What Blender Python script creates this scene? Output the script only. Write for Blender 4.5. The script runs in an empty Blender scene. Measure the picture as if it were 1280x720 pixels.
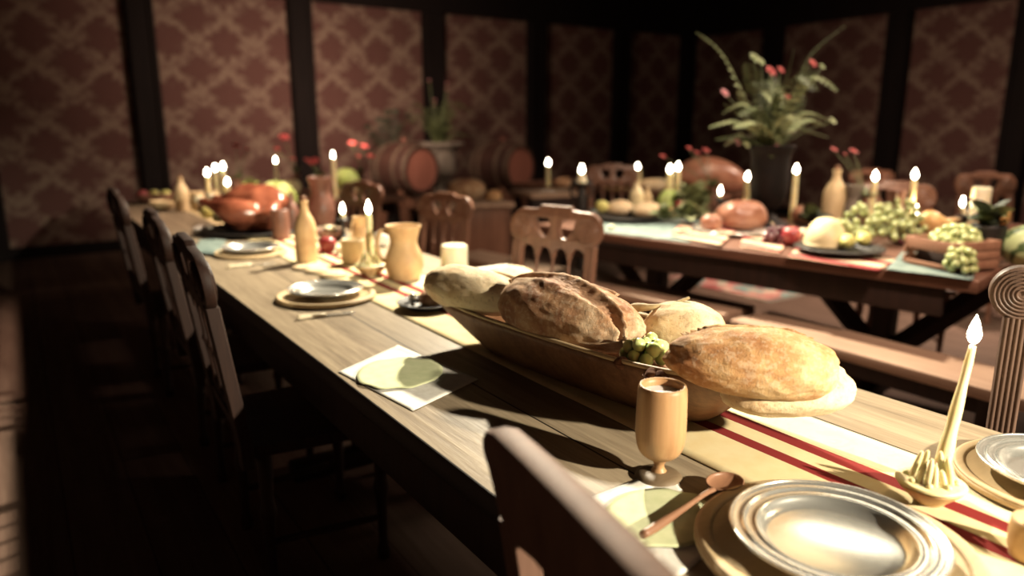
import bpy, bmesh, math, random
from mathutils import Vector, Matrix, noise
R = math.radians
PI = math.pi
random.seed(7)
scene = bpy.context.scene
COL = scene.collection

# ------------------------------------------------------------------ camera
FPX = 911.0
TH = math.atan(205 / 911.0)
YAW = math.atan(630 / (FPX / math.cos(TH)))
CAM = Vector((0, 0, 1.36))
FW = Vector((math.sin(YAW) * math.cos(TH), math.cos(YAW) * math.cos(TH), -math.sin(TH)))
RT = Vector((math.cos(YAW), -math.sin(YAW), 0))
UP = RT.cross(FW)
cam_data = bpy.data.cameras.new('camera')
cam = bpy.data.objects.new('camera', cam_data)
COL.objects.link(cam)
cam.location = CAM
cam.rotation_euler = Matrix((RT, UP, -FW)).transposed().to_euler()
cam_data.sensor_width = 36
cam_data.lens = 36 * FPX / 1280
cam_data.dof.use_dof = True
cam_data.dof.focus_distance = 1.45
cam_data.dof.aperture_fstop = 1.5
cam_data.clip_start = 0.02
scene.camera = cam


def ray(u, v):
    return FW * FPX + RT * (u - 640) - UP * (v - 360)


def at(u, v, z):
    d = ray(u, v)
    return CAM + d * ((z - CAM.z) / d.z)


def atX(u, v, X):
    d = ray(u, v)
    return CAM + d * ((X - CAM.x) / d.x)


def proj(p):
    q = Vector(p) - CAM
    z = q.dot(FW)
    return 640 + FPX * q.dot(RT) / z, 360 - FPX * q.dot(UP) / z, z


def m_of(px, p):
    """metres that px pixels span at point p"""
    return px * proj(p)[2] / FPX


def height_to(p, v):
    """height above p that reaches row v"""
    lo, hi = 0.0, 3.0
    for _ in range(40):
        mid = (lo + hi) / 2
        if proj((p[0], p[1], p[2] + mid))[1] > v:
            lo = mid
        else:
            hi = mid
    return lo


# ------------------------------------------------------------------ materials
def new_mat(name):
    m = bpy.data.materials.new(name)
    m.use_nodes = True
    nt = m.node_tree
    b = nt.nodes['Principled BSDF']
    return m, nt, b


def coords(nt, scale=(1, 1, 1), kind='Object', rot=(0, 0, 0)):
    tc = nt.nodes.new('ShaderNodeTexCoord')
    mp = nt.nodes.new('ShaderNodeMapping')
    mp.inputs['Scale'].default_value = scale
    mp.inputs['Rotation'].default_value = rot
    nt.links.new(tc.outputs[kind], mp.inputs['Vector'])
    return mp.outputs['Vector']


def noise_n(nt, vec, scale, detail=4, rough=.55, dist=0):
    n = nt.nodes.new('ShaderNodeTexNoise')
    n.inputs['Scale'].default_value = scale
    n.inputs['Detail'].default_value = detail
    n.inputs['Roughness'].default_value = rough
    n.inputs['Distortion'].default_value = dist
    nt.links.new(vec, n.inputs['Vector'])
    return n.outputs['Fac']


def ramp(nt, fac, stops):
    r = nt.nodes.new('ShaderNodeValToRGB')
    el = r.color_ramp.elements
    while len(el) < len(stops):
        el.new(.5)
    for e, (p, c) in zip(el, stops):
        e.position = p
        e.color = (*c, 1) if len(c) == 3 else c
    nt.links.new(fac, r.inputs['Fac'])
    return r.outputs['Color']


def mix(nt, a, b, fac, mode='MIX'):
    m = nt.nodes.new('ShaderNodeMix')
    m.data_type = 'RGBA'
    m.blend_type = mode
    for s, val in ((m.inputs[6], a), (m.inputs[7], b)):
        if isinstance(val, tuple):
            s.default_value = (*val, 1)
        else:
            nt.links.new(val, s)
    if isinstance(fac, (int, float)):
        m.inputs[0].default_value = fac
    else:
        nt.links.new(fac, m.inputs[0])
    return m.outputs[2]


def bump(nt, b, h, strength=.3, dist=.01):
    n = nt.nodes.new('ShaderNodeBump')
    n.inputs['Strength'].default_value = strength
    n.inputs['Distance'].default_value = dist
    nt.links.new(h, n.inputs['Height'])
    nt.links.new(n.outputs['Normal'], b.inputs['Normal'])


def math_n(nt, op, a, b=None):
    n = nt.nodes.new('ShaderNodeMath')
    n.operation = op
    for i, val in enumerate((a, b)):
        if val is None:
            continue
        if isinstance(val, (int, float)):
            n.inputs[i].default_value = val
        else:
            nt.links.new(val, n.inputs[i])
    return n.outputs[0]


def mat_noise(name, c1, c2, scale=20, rough=.6, bmp=.2, stretch=(1, 1, 1), metal=0, lo=.35, hi=.65, spec=.5, bdist=.004, sss=0, coat=0):
    m, nt, b = new_mat(name)
    v = coords(nt, stretch)
    f = noise_n(nt, v, scale)
    nt.links.new(ramp(nt, f, [(lo, c1), (hi, c2)]), b.inputs['Base Color'])
    b.inputs['Roughness'].default_value = rough
    b.inputs['Metallic'].default_value = metal
    b.inputs['Specular IOR Level'].default_value = spec
    b.inputs['Coat Weight'].default_value = coat
    if sss:
        b.inputs['Subsurface Weight'].default_value = sss
        b.inputs['Subsurface Radius'].default_value = (.02, .012, .006)
    if bmp:
        bump(nt, b, f, bmp, bdist)
    return m


def mat_wood(name, c1, c2, axis='Y', scale=6, rough=.55, bmp=.3, spec=.4, plank=None):
    m, nt, b = new_mat(name)
    s = {'X': (.12, 2, 2), 'Y': (2, .12, 2), 'Z': (2, 2, .12)}[axis]
    v = coords(nt, s)
    f = noise_n(nt, v, scale * 2.2, 8, .65, .6)
    f2 = noise_n(nt, v, scale * 12, 4, .7)
    ff = math_n(nt, 'ADD', math_n(nt, 'MULTIPLY', f, .65), math_n(nt, 'MULTIPLY', f2, .35))
    colr = ramp(nt, ff, [(.33, c1), (.66, c2)])
    if plank:
        tc = nt.nodes.new('ShaderNodeTexCoord')
        sx = nt.nodes.new('ShaderNodeSeparateXYZ')
        nt.links.new(tc.outputs['Object'], sx.inputs[0])
        q = math_n(nt, 'DIVIDE', sx.outputs[plank[0]], plank[1])
        fr = math_n(nt, 'FRACT', q)
        gap = math_n(nt, 'LESS_THAN', fr, .018)
        fl = math_n(nt, 'FLOOR', q)
        wn = nt.nodes.new('ShaderNodeTexWhiteNoise')
        wn.noise_dimensions = '1D'
        nt.links.new(fl, wn.inputs['W'])
        tint = ramp(nt, wn.outputs['Value'], [(0, (.72, .72, .72)), (1, (1, 1, 1))])
        colr = mix(nt, colr, tint, 1.0, 'MULTIPLY')
        colr = mix(nt, colr, (.012, .008, .006), gap)
    nt.links.new(colr, b.inputs['Base Color'])
    b.inputs['Roughness'].default_value = rough
    b.inputs['Specular IOR Level'].default_value = spec
    bump(nt, b, ff, bmp, .004)
    return m


def mat_emit(name, c, s):
    m, nt, b = new_mat(name)
    b.inputs['Base Color'].default_value = (*c, 1)
    b.inputs['Emission Color'].default_value = (*c, 1)
    b.inputs['Emission Strength'].default_value = s
    return m


def mat_damask():
    m, nt, b = new_mat('damask_wallpaper')
    tc = nt.nodes.new('ShaderNodeTexCoord')
    mp = nt.nodes.new('ShaderNodeMapping')
    nt.links.new(tc.outputs['Generated'], mp.inputs['Vector'])
    geo = nt.nodes.new('ShaderNodeNewGeometry')
    s = nt.nodes.new('ShaderNodeSeparateXYZ')
    nt.links.new(geo.outputs['Position'], s.inputs[0])
    # walls run along X or along Y: their sum works for both
    u = math_n(nt, 'ADD', s.outputs[0], s.outputs[1])
    v = s.outputs[2]
    P, Q = .62, .56
    wob = math_n(nt, 'MULTIPLY', math_n(nt, 'SUBTRACT', noise_n(nt, geo.outputs['Position'], 5, 3, .6), .5), 2.2)
    wob2 = math_n(nt, 'MULTIPLY', math_n(nt, 'SUBTRACT', noise_n(nt, geo.outputs['Position'], 7, 3, .6), .5), 2.0)
    au = math_n(nt, 'ADD', math_n(nt, 'MULTIPLY', u, 2 * PI / P), wob)
    av = math_n(nt, 'ADD', math_n(nt, 'MULTIPLY', v, 2 * PI / Q), wob2)
    cu = math_n(nt, 'COSINE', au)
    cv = math_n(nt, 'COSINE', av)
    lat = math_n(nt, 'ABSOLUTE', math_n(nt, 'ADD', cu, cv))
    # leafy filigree: higher harmonics mirrored about the axes
    cu3 = math_n(nt, 'ABSOLUTE', math_n(nt, 'SINE', math_n(nt, 'MULTIPLY', au, 2.5)))
    h1 = math_n(nt, 'COSINE', math_n(nt, 'ADD', math_n(nt, 'MULTIPLY', av, 3), math_n(nt, 'MULTIPLY', math_n(nt, 'ABSOLUTE', math_n(nt, 'SINE', au)), 4)))
    h2 = math_n(nt, 'COSINE', math_n(nt, 'ADD', math_n(nt, 'MULTIPLY', av, 5), math_n(nt, 'MULTIPLY', math_n(nt, 'COSINE', math_n(nt, 'MULTIPLY', au, 2)), 3)))
    n = noise_n(nt, geo.outputs['Position'], 15, 5, .65)
    t = math_n(nt, 'ADD', math_n(nt, 'MULTIPLY', lat, .42), math_n(nt, 'MULTIPLY', h1, .12))
    t = math_n(nt, 'ADD', t, math_n(nt, 'MULTIPLY', h2, .12))
    t = math_n(nt, 'ADD', t, math_n(nt, 'MULTIPLY', n, 1.0))
    t = math_n(nt, 'ADD', t, math_n(nt, 'MULTIPLY', cu3, -.1))
    c = ramp(nt, t, [(.40, (.225, .155, .118)), (.66, (.16, .095, .076)), (.9, (.10, .044, .038)), (1, (.115, .053, .045))])
    nt.links.new(c, b.inputs['Base Color'])
    b.inputs['Roughness'].default_value = .8
    b.inputs['Specular IOR Level'].default_value = .2
    return m


def mat_runner():
    m, nt, b = new_mat('striped_runner_cloth')
    tc = nt.nodes.new('ShaderNodeTexCoord')
    s = nt.nodes.new('ShaderNodeSeparateXYZ')
    nt.links.new(tc.outputs['Object'], s.inputs[0])
    x = s.outputs[0]
    f = None
    for c, w in ((.140, .015), (.215, .017)):
        g = math_n(nt, 'LESS_THAN', math_n(nt, 'ABSOLUTE', math_n(nt, 'SUBTRACT', x, c)), w)
        f = g if f is None else math_n(nt, 'MAXIMUM', f, g)
    v = coords(nt, (1, 1, 1))
    n = noise_n(nt, v, 14, 5, .6)
    base = ramp(nt, n, [(.3, (.80, .62, .33)), (.7, (.86, .73, .45))])
    # faded pink floral marks near the right border
    n2 = noise_n(nt, v, 22, 3, .5, 1.5)
    mk = math_n(nt, 'MULTIPLY', math_n(nt, 'GREATER_THAN', x, .255), math_n(nt, 'MULTIPLY', math_n(nt, 'GREATER_THAN', n2, .55), .35))
    base = mix(nt, base, (.6, .3, .2), mk)
    base = mix(nt, base, (.88, .78, .58), math_n(nt, 'MULTIPLY', math_n(nt, 'GREATER_THAN', x, .24), .5))
    nt.links.new(mix(nt, base, (.25, .028, .026), f), b.inputs['Base Color'])
    b.inputs['Roughness'].default_value = .9
    b.inputs['Specular IOR Level'].default_value = .15
    w = nt.nodes.new('ShaderNodeTexWave')
    w.inputs['Scale'].default_value = 160
    nt.links.new(v, w.inputs['Vector'])
    bump(nt, b, w.outputs['Fac'], .08, .001)
    return m


def mat_striped(name, base, red, scale=14, axis=0):
    m, nt, b = new_mat(name)
    tc = nt.nodes.new('ShaderNodeTexCoord')
    s = nt.nodes.new('ShaderNodeSeparateXYZ')
    nt.links.new(tc.outputs['Object'], s.inputs[0])
    fr = math_n(nt, 'FRACT', math_n(nt, 'MULTIPLY', s.outputs[axis], scale))
    f = math_n(nt, 'LESS_THAN', fr, .42)
    nt.links.new(mix(nt, base, red, f), b.inputs['Base Color'])
    b.inputs['Roughness'].default_value = .9
    return m


def mat_crust(name, pale, mid, dark, thr=.5, sc=9, flour=.55):
    """bread crust; the attribute 'cut' marks slashes (paler, rougher crumb)"""
    m, nt, b = new_mat(name)
    v = coords(nt, (1, 1, 1))
    n = noise_n(nt, v, sc, 5, .6, .4)
    n2 = noise_n(nt, v, 90, 4, .7)
    n3 = noise_n(nt, v, 320, 3, .7)
    c = ramp(nt, n, [(thr - .2, dark), (thr, mid), (thr + .16, pale)])
    c = mix(nt, c, (.86, .76, .58), math_n(nt, 'MULTIPLY', math_n(nt, 'GREATER_THAN', n2, .55), flour * .4))
    c = mix(nt, c, (.3, .16, .08), math_n(nt, 'MULTIPLY', math_n(nt, 'LESS_THAN', n2, .40), .35))
    a = nt.nodes.new('ShaderNodeAttribute')
    a.attribute_name = 'cut'
    c = mix(nt, c, (.36, .2, .12), math_n(nt, 'MULTIPLY', a.outputs['Fac'], .9))
    nt.links.new(c, b.inputs['Base Color'])
    b.inputs['Roughness'].default_value = .75
    b.inputs['Specular IOR Level'].default_value = .25
    h = math_n(nt, 'ADD', math_n(nt, 'MULTIPLY', n2, .7), math_n(nt, 'MULTIPLY', n3, .5))
    bump(nt, b, h, .65, .004)
    return m


def mat_rug():
    m, nt, b = new_mat('woven_rug')
    v = coords(nt, (1, 1, 1))
    w = nt.nodes.new('ShaderNodeTexVoronoi')
    w.inputs['Scale'].default_value = 9
    nt.links.new(v, w.inputs['Vector'])
    s = nt.nodes.new('ShaderNodeSeparateColor')
    nt.links.new(w.outputs['Color'], s.inputs[0])
    c = ramp(nt, s.outputs[0], [(0, (.35, .05, .06)), (.4, (.6, .25, .22)), (.65, (.65, .55, .42)), (.85, (.2, .32, .3))])
    nt.links.new(c, b.inputs['Base Color'])
    b.inputs['Roughness'].default_value = .95
    return m


M = {}
M['wall'] = mat_damask()
M['post'] = mat_wood('black_post_wood', (.006, .004, .004), (.014, .009, .008), 'Z', rough=.8, spec=.15)
M['floor'] = mat_wood('floor_boards', (.13, .075, .055), (.25, .16, .12), 'Y', 3, .7, .3, .2, plank=(0, .22))
M['ceiling'] = mat_noise('dark_ceiling', (.008, .006, .006), (.016, .011, .01), 4, .9, .1)
M['table'] = mat_wood('aged_table_wood', (.20, .145, .095), (.47, .37, .25), 'Y', 5, .5, .45, .35, plank=(0, .245))
M['table2'] = mat_wood('brown_table_wood', (.09, .04, .025), (.18, .085, .056), 'Y', 5, .5, .3, .3)
M['under'] = mat_wood('dark_frame_wood', (.012, .006, .005), (.03, .014, .010), 'Z', 5, .6, .3, .25)
M['bench'] = mat_wood('worn_bench_wood', (.22, .13, .09), (.4, .27, .19), 'Y', 4, .55, .3, .3)
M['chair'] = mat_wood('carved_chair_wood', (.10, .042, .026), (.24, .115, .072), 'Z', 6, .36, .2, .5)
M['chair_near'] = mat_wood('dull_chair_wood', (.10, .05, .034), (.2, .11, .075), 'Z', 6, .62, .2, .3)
M['chair_shaded'] = mat_wood('shaded_chair_wood', (.012, .006, .005), (.04, .018, .012), 'Z', 6, .6, .2, .25)  # chair wood darkened: shade along the table's left side is in the colour
M['scroll'] = mat_wood('ringed_wood', (.04, .022, .016), (.17, .10, .07), 'Z', 9, .5, .3, .4)
M['trough'] = mat_wood('trough_wood', (.11, .045, .022), (.30, .155, .08), 'Y', 4, .5, .3, .35)
M['board'] = mat_wood('pale_charger_wood', (.56, .40, .22), (.72, .54, .32), 'X', 5, .55, .2, .3)
M['goblet'] = mat_wood('turned_goblet_wood', (.34, .17, .075), (.55, .33, .16), 'Z', 4, .42, .15, .4)
M['goblet_foot'] = mat_wood('dark_goblet_foot', (.12, .08, .045), (.22, .16, .10), 'X', 4, .45, .1, .4)
M['barrel'] = mat_wood('barrel_staves', (.03, .014, .011), (.07, .032, .024), 'X', 6, .5, .3, .3)
M['barrelhead'] = mat_wood('barrel_head_wood', (.17, .06, .042), (.28, .11, .08), 'Z', 4, .55, .2, .3)
M['hoop'] = mat_noise('iron_hoop', (.16, .11, .08), (.26, .19, .14), 20, .5, .1, metal=.6)
M['pewter'] = mat_noise('polished_pewter', (.74, .73, .68), (.84, .83, .78), 8, .22, .03, metal=.8)
M['iron'] = mat_noise('black_iron', (.008, .007, .007), (.02, .016, .014), 20, .5, .2)
M['wax'] = mat_noise('yellow_wax', (.86, .74, .38), (.92, .82, .52), 18, .45, .15, sss=.35, bdist=.003)
M['wax_white'] = mat_noise('ivory_wax', (.82, .74, .5), (.9, .83, .62), 15, .45, .1, sss=.3)
M['flame'] = mat_emit('candle_flame', (1, .93, .72), 30)
M['wick'] = mat_noise('burnt_wick', (.01, .008, .006), (.03, .02, .01), 50, .9, 0)
M['clay'] = mat_noise('ochre_clay', (.5, .30, .14), (.66, .44, .22), 14, .6, .15)
M['clay_pale'] = mat_noise('pale_clay', (.6, .44, .24), (.74, .57, .34), 12, .6, .12)
M['clay_dark'] = mat_noise('brown_clay', (.14, .06, .04), (.24, .11, .08), 12, .4, .12)
M['milk'] = mat_noise('white_drink', (.82, .82, .85), (.88, .88, .9), 10, .3, 0)
M['runner'] = mat_runner()
M['napkin'] = mat_noise('white_linen', (.78, .74, .66), (.88, .85, .78), 60, .9, .2, bdist=.002)
M['napkin_green'] = mat_noise('pale_green_linen', (.58, .62, .36), (.68, .70, .44), 40, .9, .15, bdist=.002)
M['teal'] = mat_noise('faded_teal_cloth', (.10, .145, .135), (.2, .25, .22), 14, .9, .2)
M['stripe'] = mat_striped('red_striped_towel', (.58, .43, .29), (.24, .025, .025), 6)
M['crust'] = mat_crust('golden_crust', (.78, .56, .3), (.6, .34, .15), (.36, .13, .05), .5, 9)
M['crust_red'] = mat_crust('dark_baked_crust', (.74, .54, .35), (.5, .28, .15), (.24, .08, .045), .5, 8)
M['crust_pale'] = mat_crust('pale_floured_crust', (.84, .68, .45), (.76, .54, .31), (.56, .31, .15), .38, 7)
M['roast'] = mat_noise('glazed_roast', (.16, .04, .022), (.4, .13, .07), 9, .22, .3, spec=.7)
M['ham'] = mat_noise('baked_ham', (.24, .085, .05), (.42, .2, .125), 8, .35, .2, spec=.6)
M['cabbage'] = mat_noise('cabbage_leaf', (.45, .62, .14), (.7, .8, .34), 10, .5, .35, bdist=.01)
M['leaf'] = mat_noise('green_leaf', (.05, .065, .025), (.13, .15, .06), 18, .5, .2)
M['leaf_pale'] = mat_noise('pale_leaf', (.2, .24, .11), (.36, .38, .2), 18, .6, .2)
M['leaf_dark'] = mat_noise('dark_leaf', (.012, .018, .01), (.04, .05, .025), 18, .6, .2)
M['grape'] = mat_noise('green_grape', (.38, .44, .17), (.52, .56, .27), 25, .22, .02, spec=.6, sss=.3)
M['grape_near'] = mat_noise('lit_green_grape', (.56, .66, .24), (.7, .78, .36), 25, .3, .02, spec=.5, sss=.45)  # lighter grape copy: light lost to the loaf's shadow put into the colour
M['grape_dark'] = mat_noise('dark_grape', (.05, .012, .02), (.14, .03, .04), 25, .25, .02, spec=.6)
M['apple_red'] = mat_noise('red_apple', (.26, .025, .035), (.4, .08, .07), 9, .3, .02, spec=.6)
M['apple_yellow'] = mat_noise('yellow_apple', (.6, .56, .16), (.74, .7, .28), 9, .35, .02)
M['orange'] = mat_noise('orange_peel', (.62, .3, .08), (.76, .44, .16), 30, .4, .1)
M['gourd'] = mat_noise('amber_gourd', (.6, .32, .12), (.76, .5, .24), 10, .4, .05)
M['cheese'] = mat_noise('pale_cheese', (.76, .62, .34), (.84, .72, .46), 12, .5, .1)
M['rose'] = mat_noise('red_petals', (.36, .04, .045), (.5, .1, .09), 20, .6, .2)
M['pink'] = mat_noise('pink_petals', (.6, .2, .24), (.75, .38, .38), 20, .6, .2)
M['urn'] = mat_noise('dark_bronze_urn', (.004, .0022, .002), (.009, .005, .004), 14, .7, .15, metal=0, spec=.2)
M['stone'] = mat_noise('shaded_stone', (.13, .105, .085), (.22, .18, .145), 14, .7, .2)  # pale stone darkened: the planter's shade is put into the colour
M['nut'] = mat_noise('brown_nutshell', (.12, .05, .03), (.26, .13, .075), 60, .85, .5, bdist=.003, spec=.1)
M['stick'] = mat_noise('dry_vine', (.35, .25, .12), (.55, .42, .22), 40, .7, .4)
M['crate'] = mat_wood('crate_slats', (.2, .09, .055), (.36, .19, .12), 'X', 5, .6, .3, .3)
M['inside'] = mat_noise('crate_inside_shade', (.02, .01, .008), (.04, .02, .014), 20, .8, .1)  # near-black: shade inside the crate put into the colour
M['rug'] = mat_rug()
M['bone'] = mat_noise('bone_handle', (.7, .58, .38), (.8, .7, .5), 30, .4, .05)
M['spoonwood'] = mat_wood('spoon_wood', (.16, .07, .04), (.36, .19, .11), 'X', 6, .4, .1, .4)


def mat_melon():
    m, nt, b = new_mat('striped_melon_rind')
    tc = nt.nodes.new('ShaderNodeTexCoord')
    s = nt.nodes.new('ShaderNodeSeparateXYZ')
    nt.links.new(tc.outputs['Object'], s.inputs[0])
    ang = math_n(nt, 'ARCTAN2', s.outputs[2], s.outputs[1])
    v = coords(nt, (1, 1, 1))
    n = noise_n(nt, v, 30, 4, .6)
    w = math_n(nt, 'SINE', math_n(nt, 'ADD', math_n(nt, 'MULTIPLY', ang, 11), math_n(nt, 'MULTIPLY', n, 5)))
    nt.links.new(ramp(nt, w, [(.1, (.5, .6, .3)), (.6, (.08, .13, .05))]), b.inputs['Base Color'])
    b.inputs['Roughness'].default_value = .4
    return m


M['melon'] = mat_melon()


# ------------------------------------------------------------------ object helpers
def set_props(o, label=None, cat=None, group=None, kind=None):
    if label:
        o['label'] = label
    if cat:
        o['category'] = cat
    if group:
        o['group'] = group
    if kind:
        o['kind'] = kind
    return o


def thing(name, loc, label, cat, group=None, rz=0, scale=None):
    o = bpy.data.objects.new(name, None)
    o.empty_display_size = .05
    COL.objects.link(o)
    o.location = loc
    o.rotation_euler = (0, 0, rz)
    if scale:
        o.scale = (scale,) * 3 if isinstance(scale, (int, float)) else scale
    return set_props(o, label, cat, group)


def link(name, bm, mat, parent=None, smooth=True, loc=None, rot=None):
    me = bpy.data.meshes.new(name)
    bmesh.ops.recalc_face_normals(bm, faces=bm.faces)
    bm.to_mesh(me)
    bm.free()
    if smooth:
        for p in me.polygons:
            p.use_smooth = True
        if smooth == 'auto':
            me.set_sharp_from_angle(angle=R(38))
    me.materials.append(mat)
    o = bpy.data.objects.new(name, me)
    COL.objects.link(o)
    if parent is not None:
        o.parent = parent
    if loc is not None:
        o.location = loc
    if rot is not None:
        o.rotation_euler = rot
    return o


def copy_tree(o, parent=None):
    c = o.copy()
    COL.objects.link(c)
    c.parent = parent
    for ch in o.children:
        copy_tree(ch, c)
    return c


def again(root, loc, label, rz=None, group=None, scale=None):
    c = copy_tree(root)
    c.location = loc
    if rz is not None:
        c.rotation_euler = (0, 0, rz)
    if scale:
        c.scale = (scale,) * 3 if isinstance(scale, (int, float)) else scale
    c['label'] = label
    if group:
        c['group'] = group
    return c


def lathe(prof, seg=32, bm=None, off=(0, 0, 0), close=False):
    bm = bm or bmesh.new()
    rings = []
    for r, z in prof:
        if r < 1e-6:
            rings.append([bm.verts.new((off[0], off[1], off[2] + z))])
        else:
            rings.append([bm.verts.new((off[0] + r * math.cos(2 * PI * i / seg), off[1] + r * math.sin(2 * PI * i / seg), off[2] + z)) for i in range(seg)])
    pairs = list(zip(rings, rings[1:]))
    if close:
        pairs.append((rings[-1], rings[0]))
    for a, b in pairs:
        for i in range(seg):
            j = (i + 1) % seg
            if len(a) == 1 and len(b) == 1:
                continue
            if len(a) == 1:
                bm.faces.new((a[0], b[i], b[j]))
            elif len(b) == 1:
                bm.faces.new((a[i], a[j], b[0]))
            else:
                bm.faces.new((a[i], a[j], b[j], b[i]))
    return bm


def smooth_prof(pts, n=5):
    """Catmull-Rom through profile points"""
    out = []
    P = [pts[0]] + list(pts) + [pts[-1]]
    for k in range(1, len(P) - 2):
        for s in range(n):
            t = s / n
            q = []
            for d in range(len(pts[0])):
                a, b, c, e = P[k - 1][d], P[k][d], P[k + 1][d], P[k + 2][d]
                q.append(.5 * ((2 * b) + (-a + c) * t + (2 * a - 5 * b + 4 * c - e) * t * t + (-a + 3 * b - 3 * c + e) * t ** 3))
            out.append(tuple(q))
    out.append(tuple(pts[-1]))
    return out


def tube(pts, rad, seg=10, bm=None, cap=True, smooth=0):
    bm = bm or bmesh.new()
    if not isinstance(rad, (list, tuple)):
        rad = [rad] * len(pts)
    if smooth:
        q = smooth_prof([(*p, r) for p, r in zip(pts, rad)], smooth)
        pts = [p[:3] for p in q]
        rad = [max(p[3], 1e-4) for p in q]
    pts = [Vector(p) for p in pts]
    rings = []
    prev = None
    for i, p in enumerate(pts):
        t = (pts[min(i + 1, len(pts) - 1)] - pts[max(i - 1, 0)])
        if t.length < 1e-9:
            t = Vector((0, 0, 1))
        t.normalize()
        if prev is None:
            a = Vector((0, 0, 1)) if abs(t.z) < .9 else Vector((1, 0, 0))
            n = t.cross(a).normalized()
        else:
            n = (prev - t * prev.dot(t)).normalized()
        prev = n
        b = t.cross(n)
        rings.append([bm.verts.new(p + (n * math.cos(2 * PI * k / seg) + b * math.sin(2 * PI * k / seg)) * rad[i]) for k in range(seg)])
    for a, b in zip(rings, rings[1:]):
        for k in range(seg):
            j = (k + 1) % seg
            bm.faces.new((a[k], a[j], b[j], b[k]))
    if cap:
        bm.faces.new(rings[0][::-1])
        bm.faces.new(rings[-1])
    return bm


def box(lo, hi, bev=.004, bm=None, seg=2):
    own = bm is None
    b2 = bmesh.new()
    r = bmesh.ops.create_cube(b2, size=1)
    for v in b2.verts:
        v.co = Vector([lo[i] + (v.co[i] + .5) * (hi[i] - lo[i]) for i in range(3)])
    if bev:
        bmesh.ops.bevel(b2, geom=b2.edges[:], offset=bev, segments=seg, affect='EDGES', profile=.5)
    if own:
        return b2
    me = bpy.data.meshes.new('t')
    b2.to_mesh(me)
    b2.free()
    bm.from_mesh(me)
    bpy.data.meshes.remove(me)
    return bm


def xf(bm, mat):
    bmesh.ops.transform(bm, matrix=mat, verts=bm.verts[:])
    return bm


def blob(rx, ry, rz, sub=3, amp=0, freq=5, seed=0, power=2.0, flat=None):
    """a lumpy ellipsoid standing on z=0"""
    bm = bmesh.new()
    bmesh.ops.create_icosphere(bm, subdivisions=sub, radius=1)
    for v in bm.verts:
        c = v.co.copy()
        if power != 2.0:
            n = (abs(c.x) ** power + abs(c.y) ** power + abs(c.z) ** power) ** (1 / power)
            c /= n
        d = 1 + amp * noise.noise(Vector((c.x * rx, c.y * ry, c.z * rz)) * freq + Vector((seed * 3.1, seed, 0)))
        z = c.z * rz * d
        if flat is not None and z < -rz * flat:
            z = -rz * flat
        v.co = Vector((c.x * rx * d, c.y * ry * d, z + rz * (flat if flat is not None else 1)))
    return bm


def outline_solid(loops, y0, y1, bev=.003):
    """2D outlines in x,z (first outer, rest holes) -> solid between y0,y1 with rounded rim"""
    cu = bpy.data.curves.new('o', 'CURVE')
    cu.dimensions = '2D'
    cu.fill_mode = 'BOTH'
    for lp in loops:
        sp = cu.splines.new('POLY')
        sp.points.add(len(lp) - 1)
        for p, (x, z) in zip(sp.points, lp):
            p.co = (x, z, 0, 1)
        sp.use_cyclic_u = True
    cu.extrude = (y1 - y0) / 2 - bev
    cu.bevel_depth = bev
    cu.bevel_resolution = 1
    cu.offset = -bev
    ob = bpy.data.objects.new('o', cu)
    me = ob.to_mesh()
    bm = bmesh.new()
    bm.from_mesh(me)
    ob.to_mesh_clear()
    bpy.data.objects.remove(ob)
    bpy.data.curves.remove(cu)
    for v in bm.verts:
        x, z, y = v.co
        v.co = Vector((x, (y0 + y1) / 2 + y, z))
    bmesh.ops.remove_doubles(bm, verts=bm.verts[:], dist=1e-5)
    return bm


def circ(cx, cz, r, a0, a1, n):
    return [(cx + r * math.cos(R(a0 + (a1 - a0) * i / n)), cz + r * math.sin(R(a0 + (a1 - a0) * i / n))) for i in range(n + 1)]


# ------------------------------------------------------------------ the room
def structure(name, bm, m, smooth=False):
    o = link(name, bm, m, None, smooth)
    o['kind'] = 'structure'
    return o


WX, WY, WT = 9.7, 9.0, 2.78     # right wall, back wall, top of the wallpaper
structure('floor', box((-4, -3.4, -.1), (WX + .1, WY + .1, 0), 0), M['floor'])
structure('ceiling', box((-4, -3.4, 3.5), (WX + .1, WY + .1, 3.6), 0), M['ceiling'])
structure('wall_back', box((-4, WY, 0), (WX + .1, WY + .1, 3.5), 0), M['wall'])
structure('wall_right', box((WX, -3.4, 0), (WX + .1, WY, 3.5), 0), M['wall'])
structure('wall_left', box((-4.1, -3.4, 0), (-4, WY + .1, 3.5), 0), M['wall'])
structure('wall_front', box((-4, -3.5, 0), (WX + .1, -3.4, 3.5), 0), M['wall'])
structure('baseboard_back', box((-4, WY - .05, 0), (WX, WY, .12), .01), M['post'])
structure('baseboard_right', box((WX - .05, -3.4, 0), (WX, WY - .05, .12), .01), M['post'])
structure('trim_1', box((-4, WY - .16, WT), (WX, WY, 3.5), .01), M['post'])
structure('trim_2', box((WX - .16, -3.4, WT - .02), (WX, WY - .16, 3.5), .01), M['post'])
k = 3
for xc in (-.275, 1.28, 3.0, 4.77, 6.45, 8.1, 9.58):
    bm = box((xc - .14, WY - .13, .0), (xc + .14, WY, WT + .02), .012)
    for dx in (-.1, .1):
        box((xc + dx - .025, WY - .155, .12), (xc + dx + .025, WY - .12, WT - .02), .008, bm)
    structure('trim_%d' % k, bm, M['post'])
    k += 1
for yc in (7.28, 5.38, 3.88, 2.3, .7):
    bm = box((WX - .13, yc - .15, .0), (WX, yc + .15, WT), .012)
    for dy in (-.11, .11):
        box((WX - .155, yc + dy - .025, .12), (WX - .12, yc + dy + .025, WT - .02), .008, bm)
    structure('trim_%d' % k, bm, M['post'])
    k += 1


# ------------------------------------------------------------------ big tables and benches
TZ = .76
TABLES = []


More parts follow.
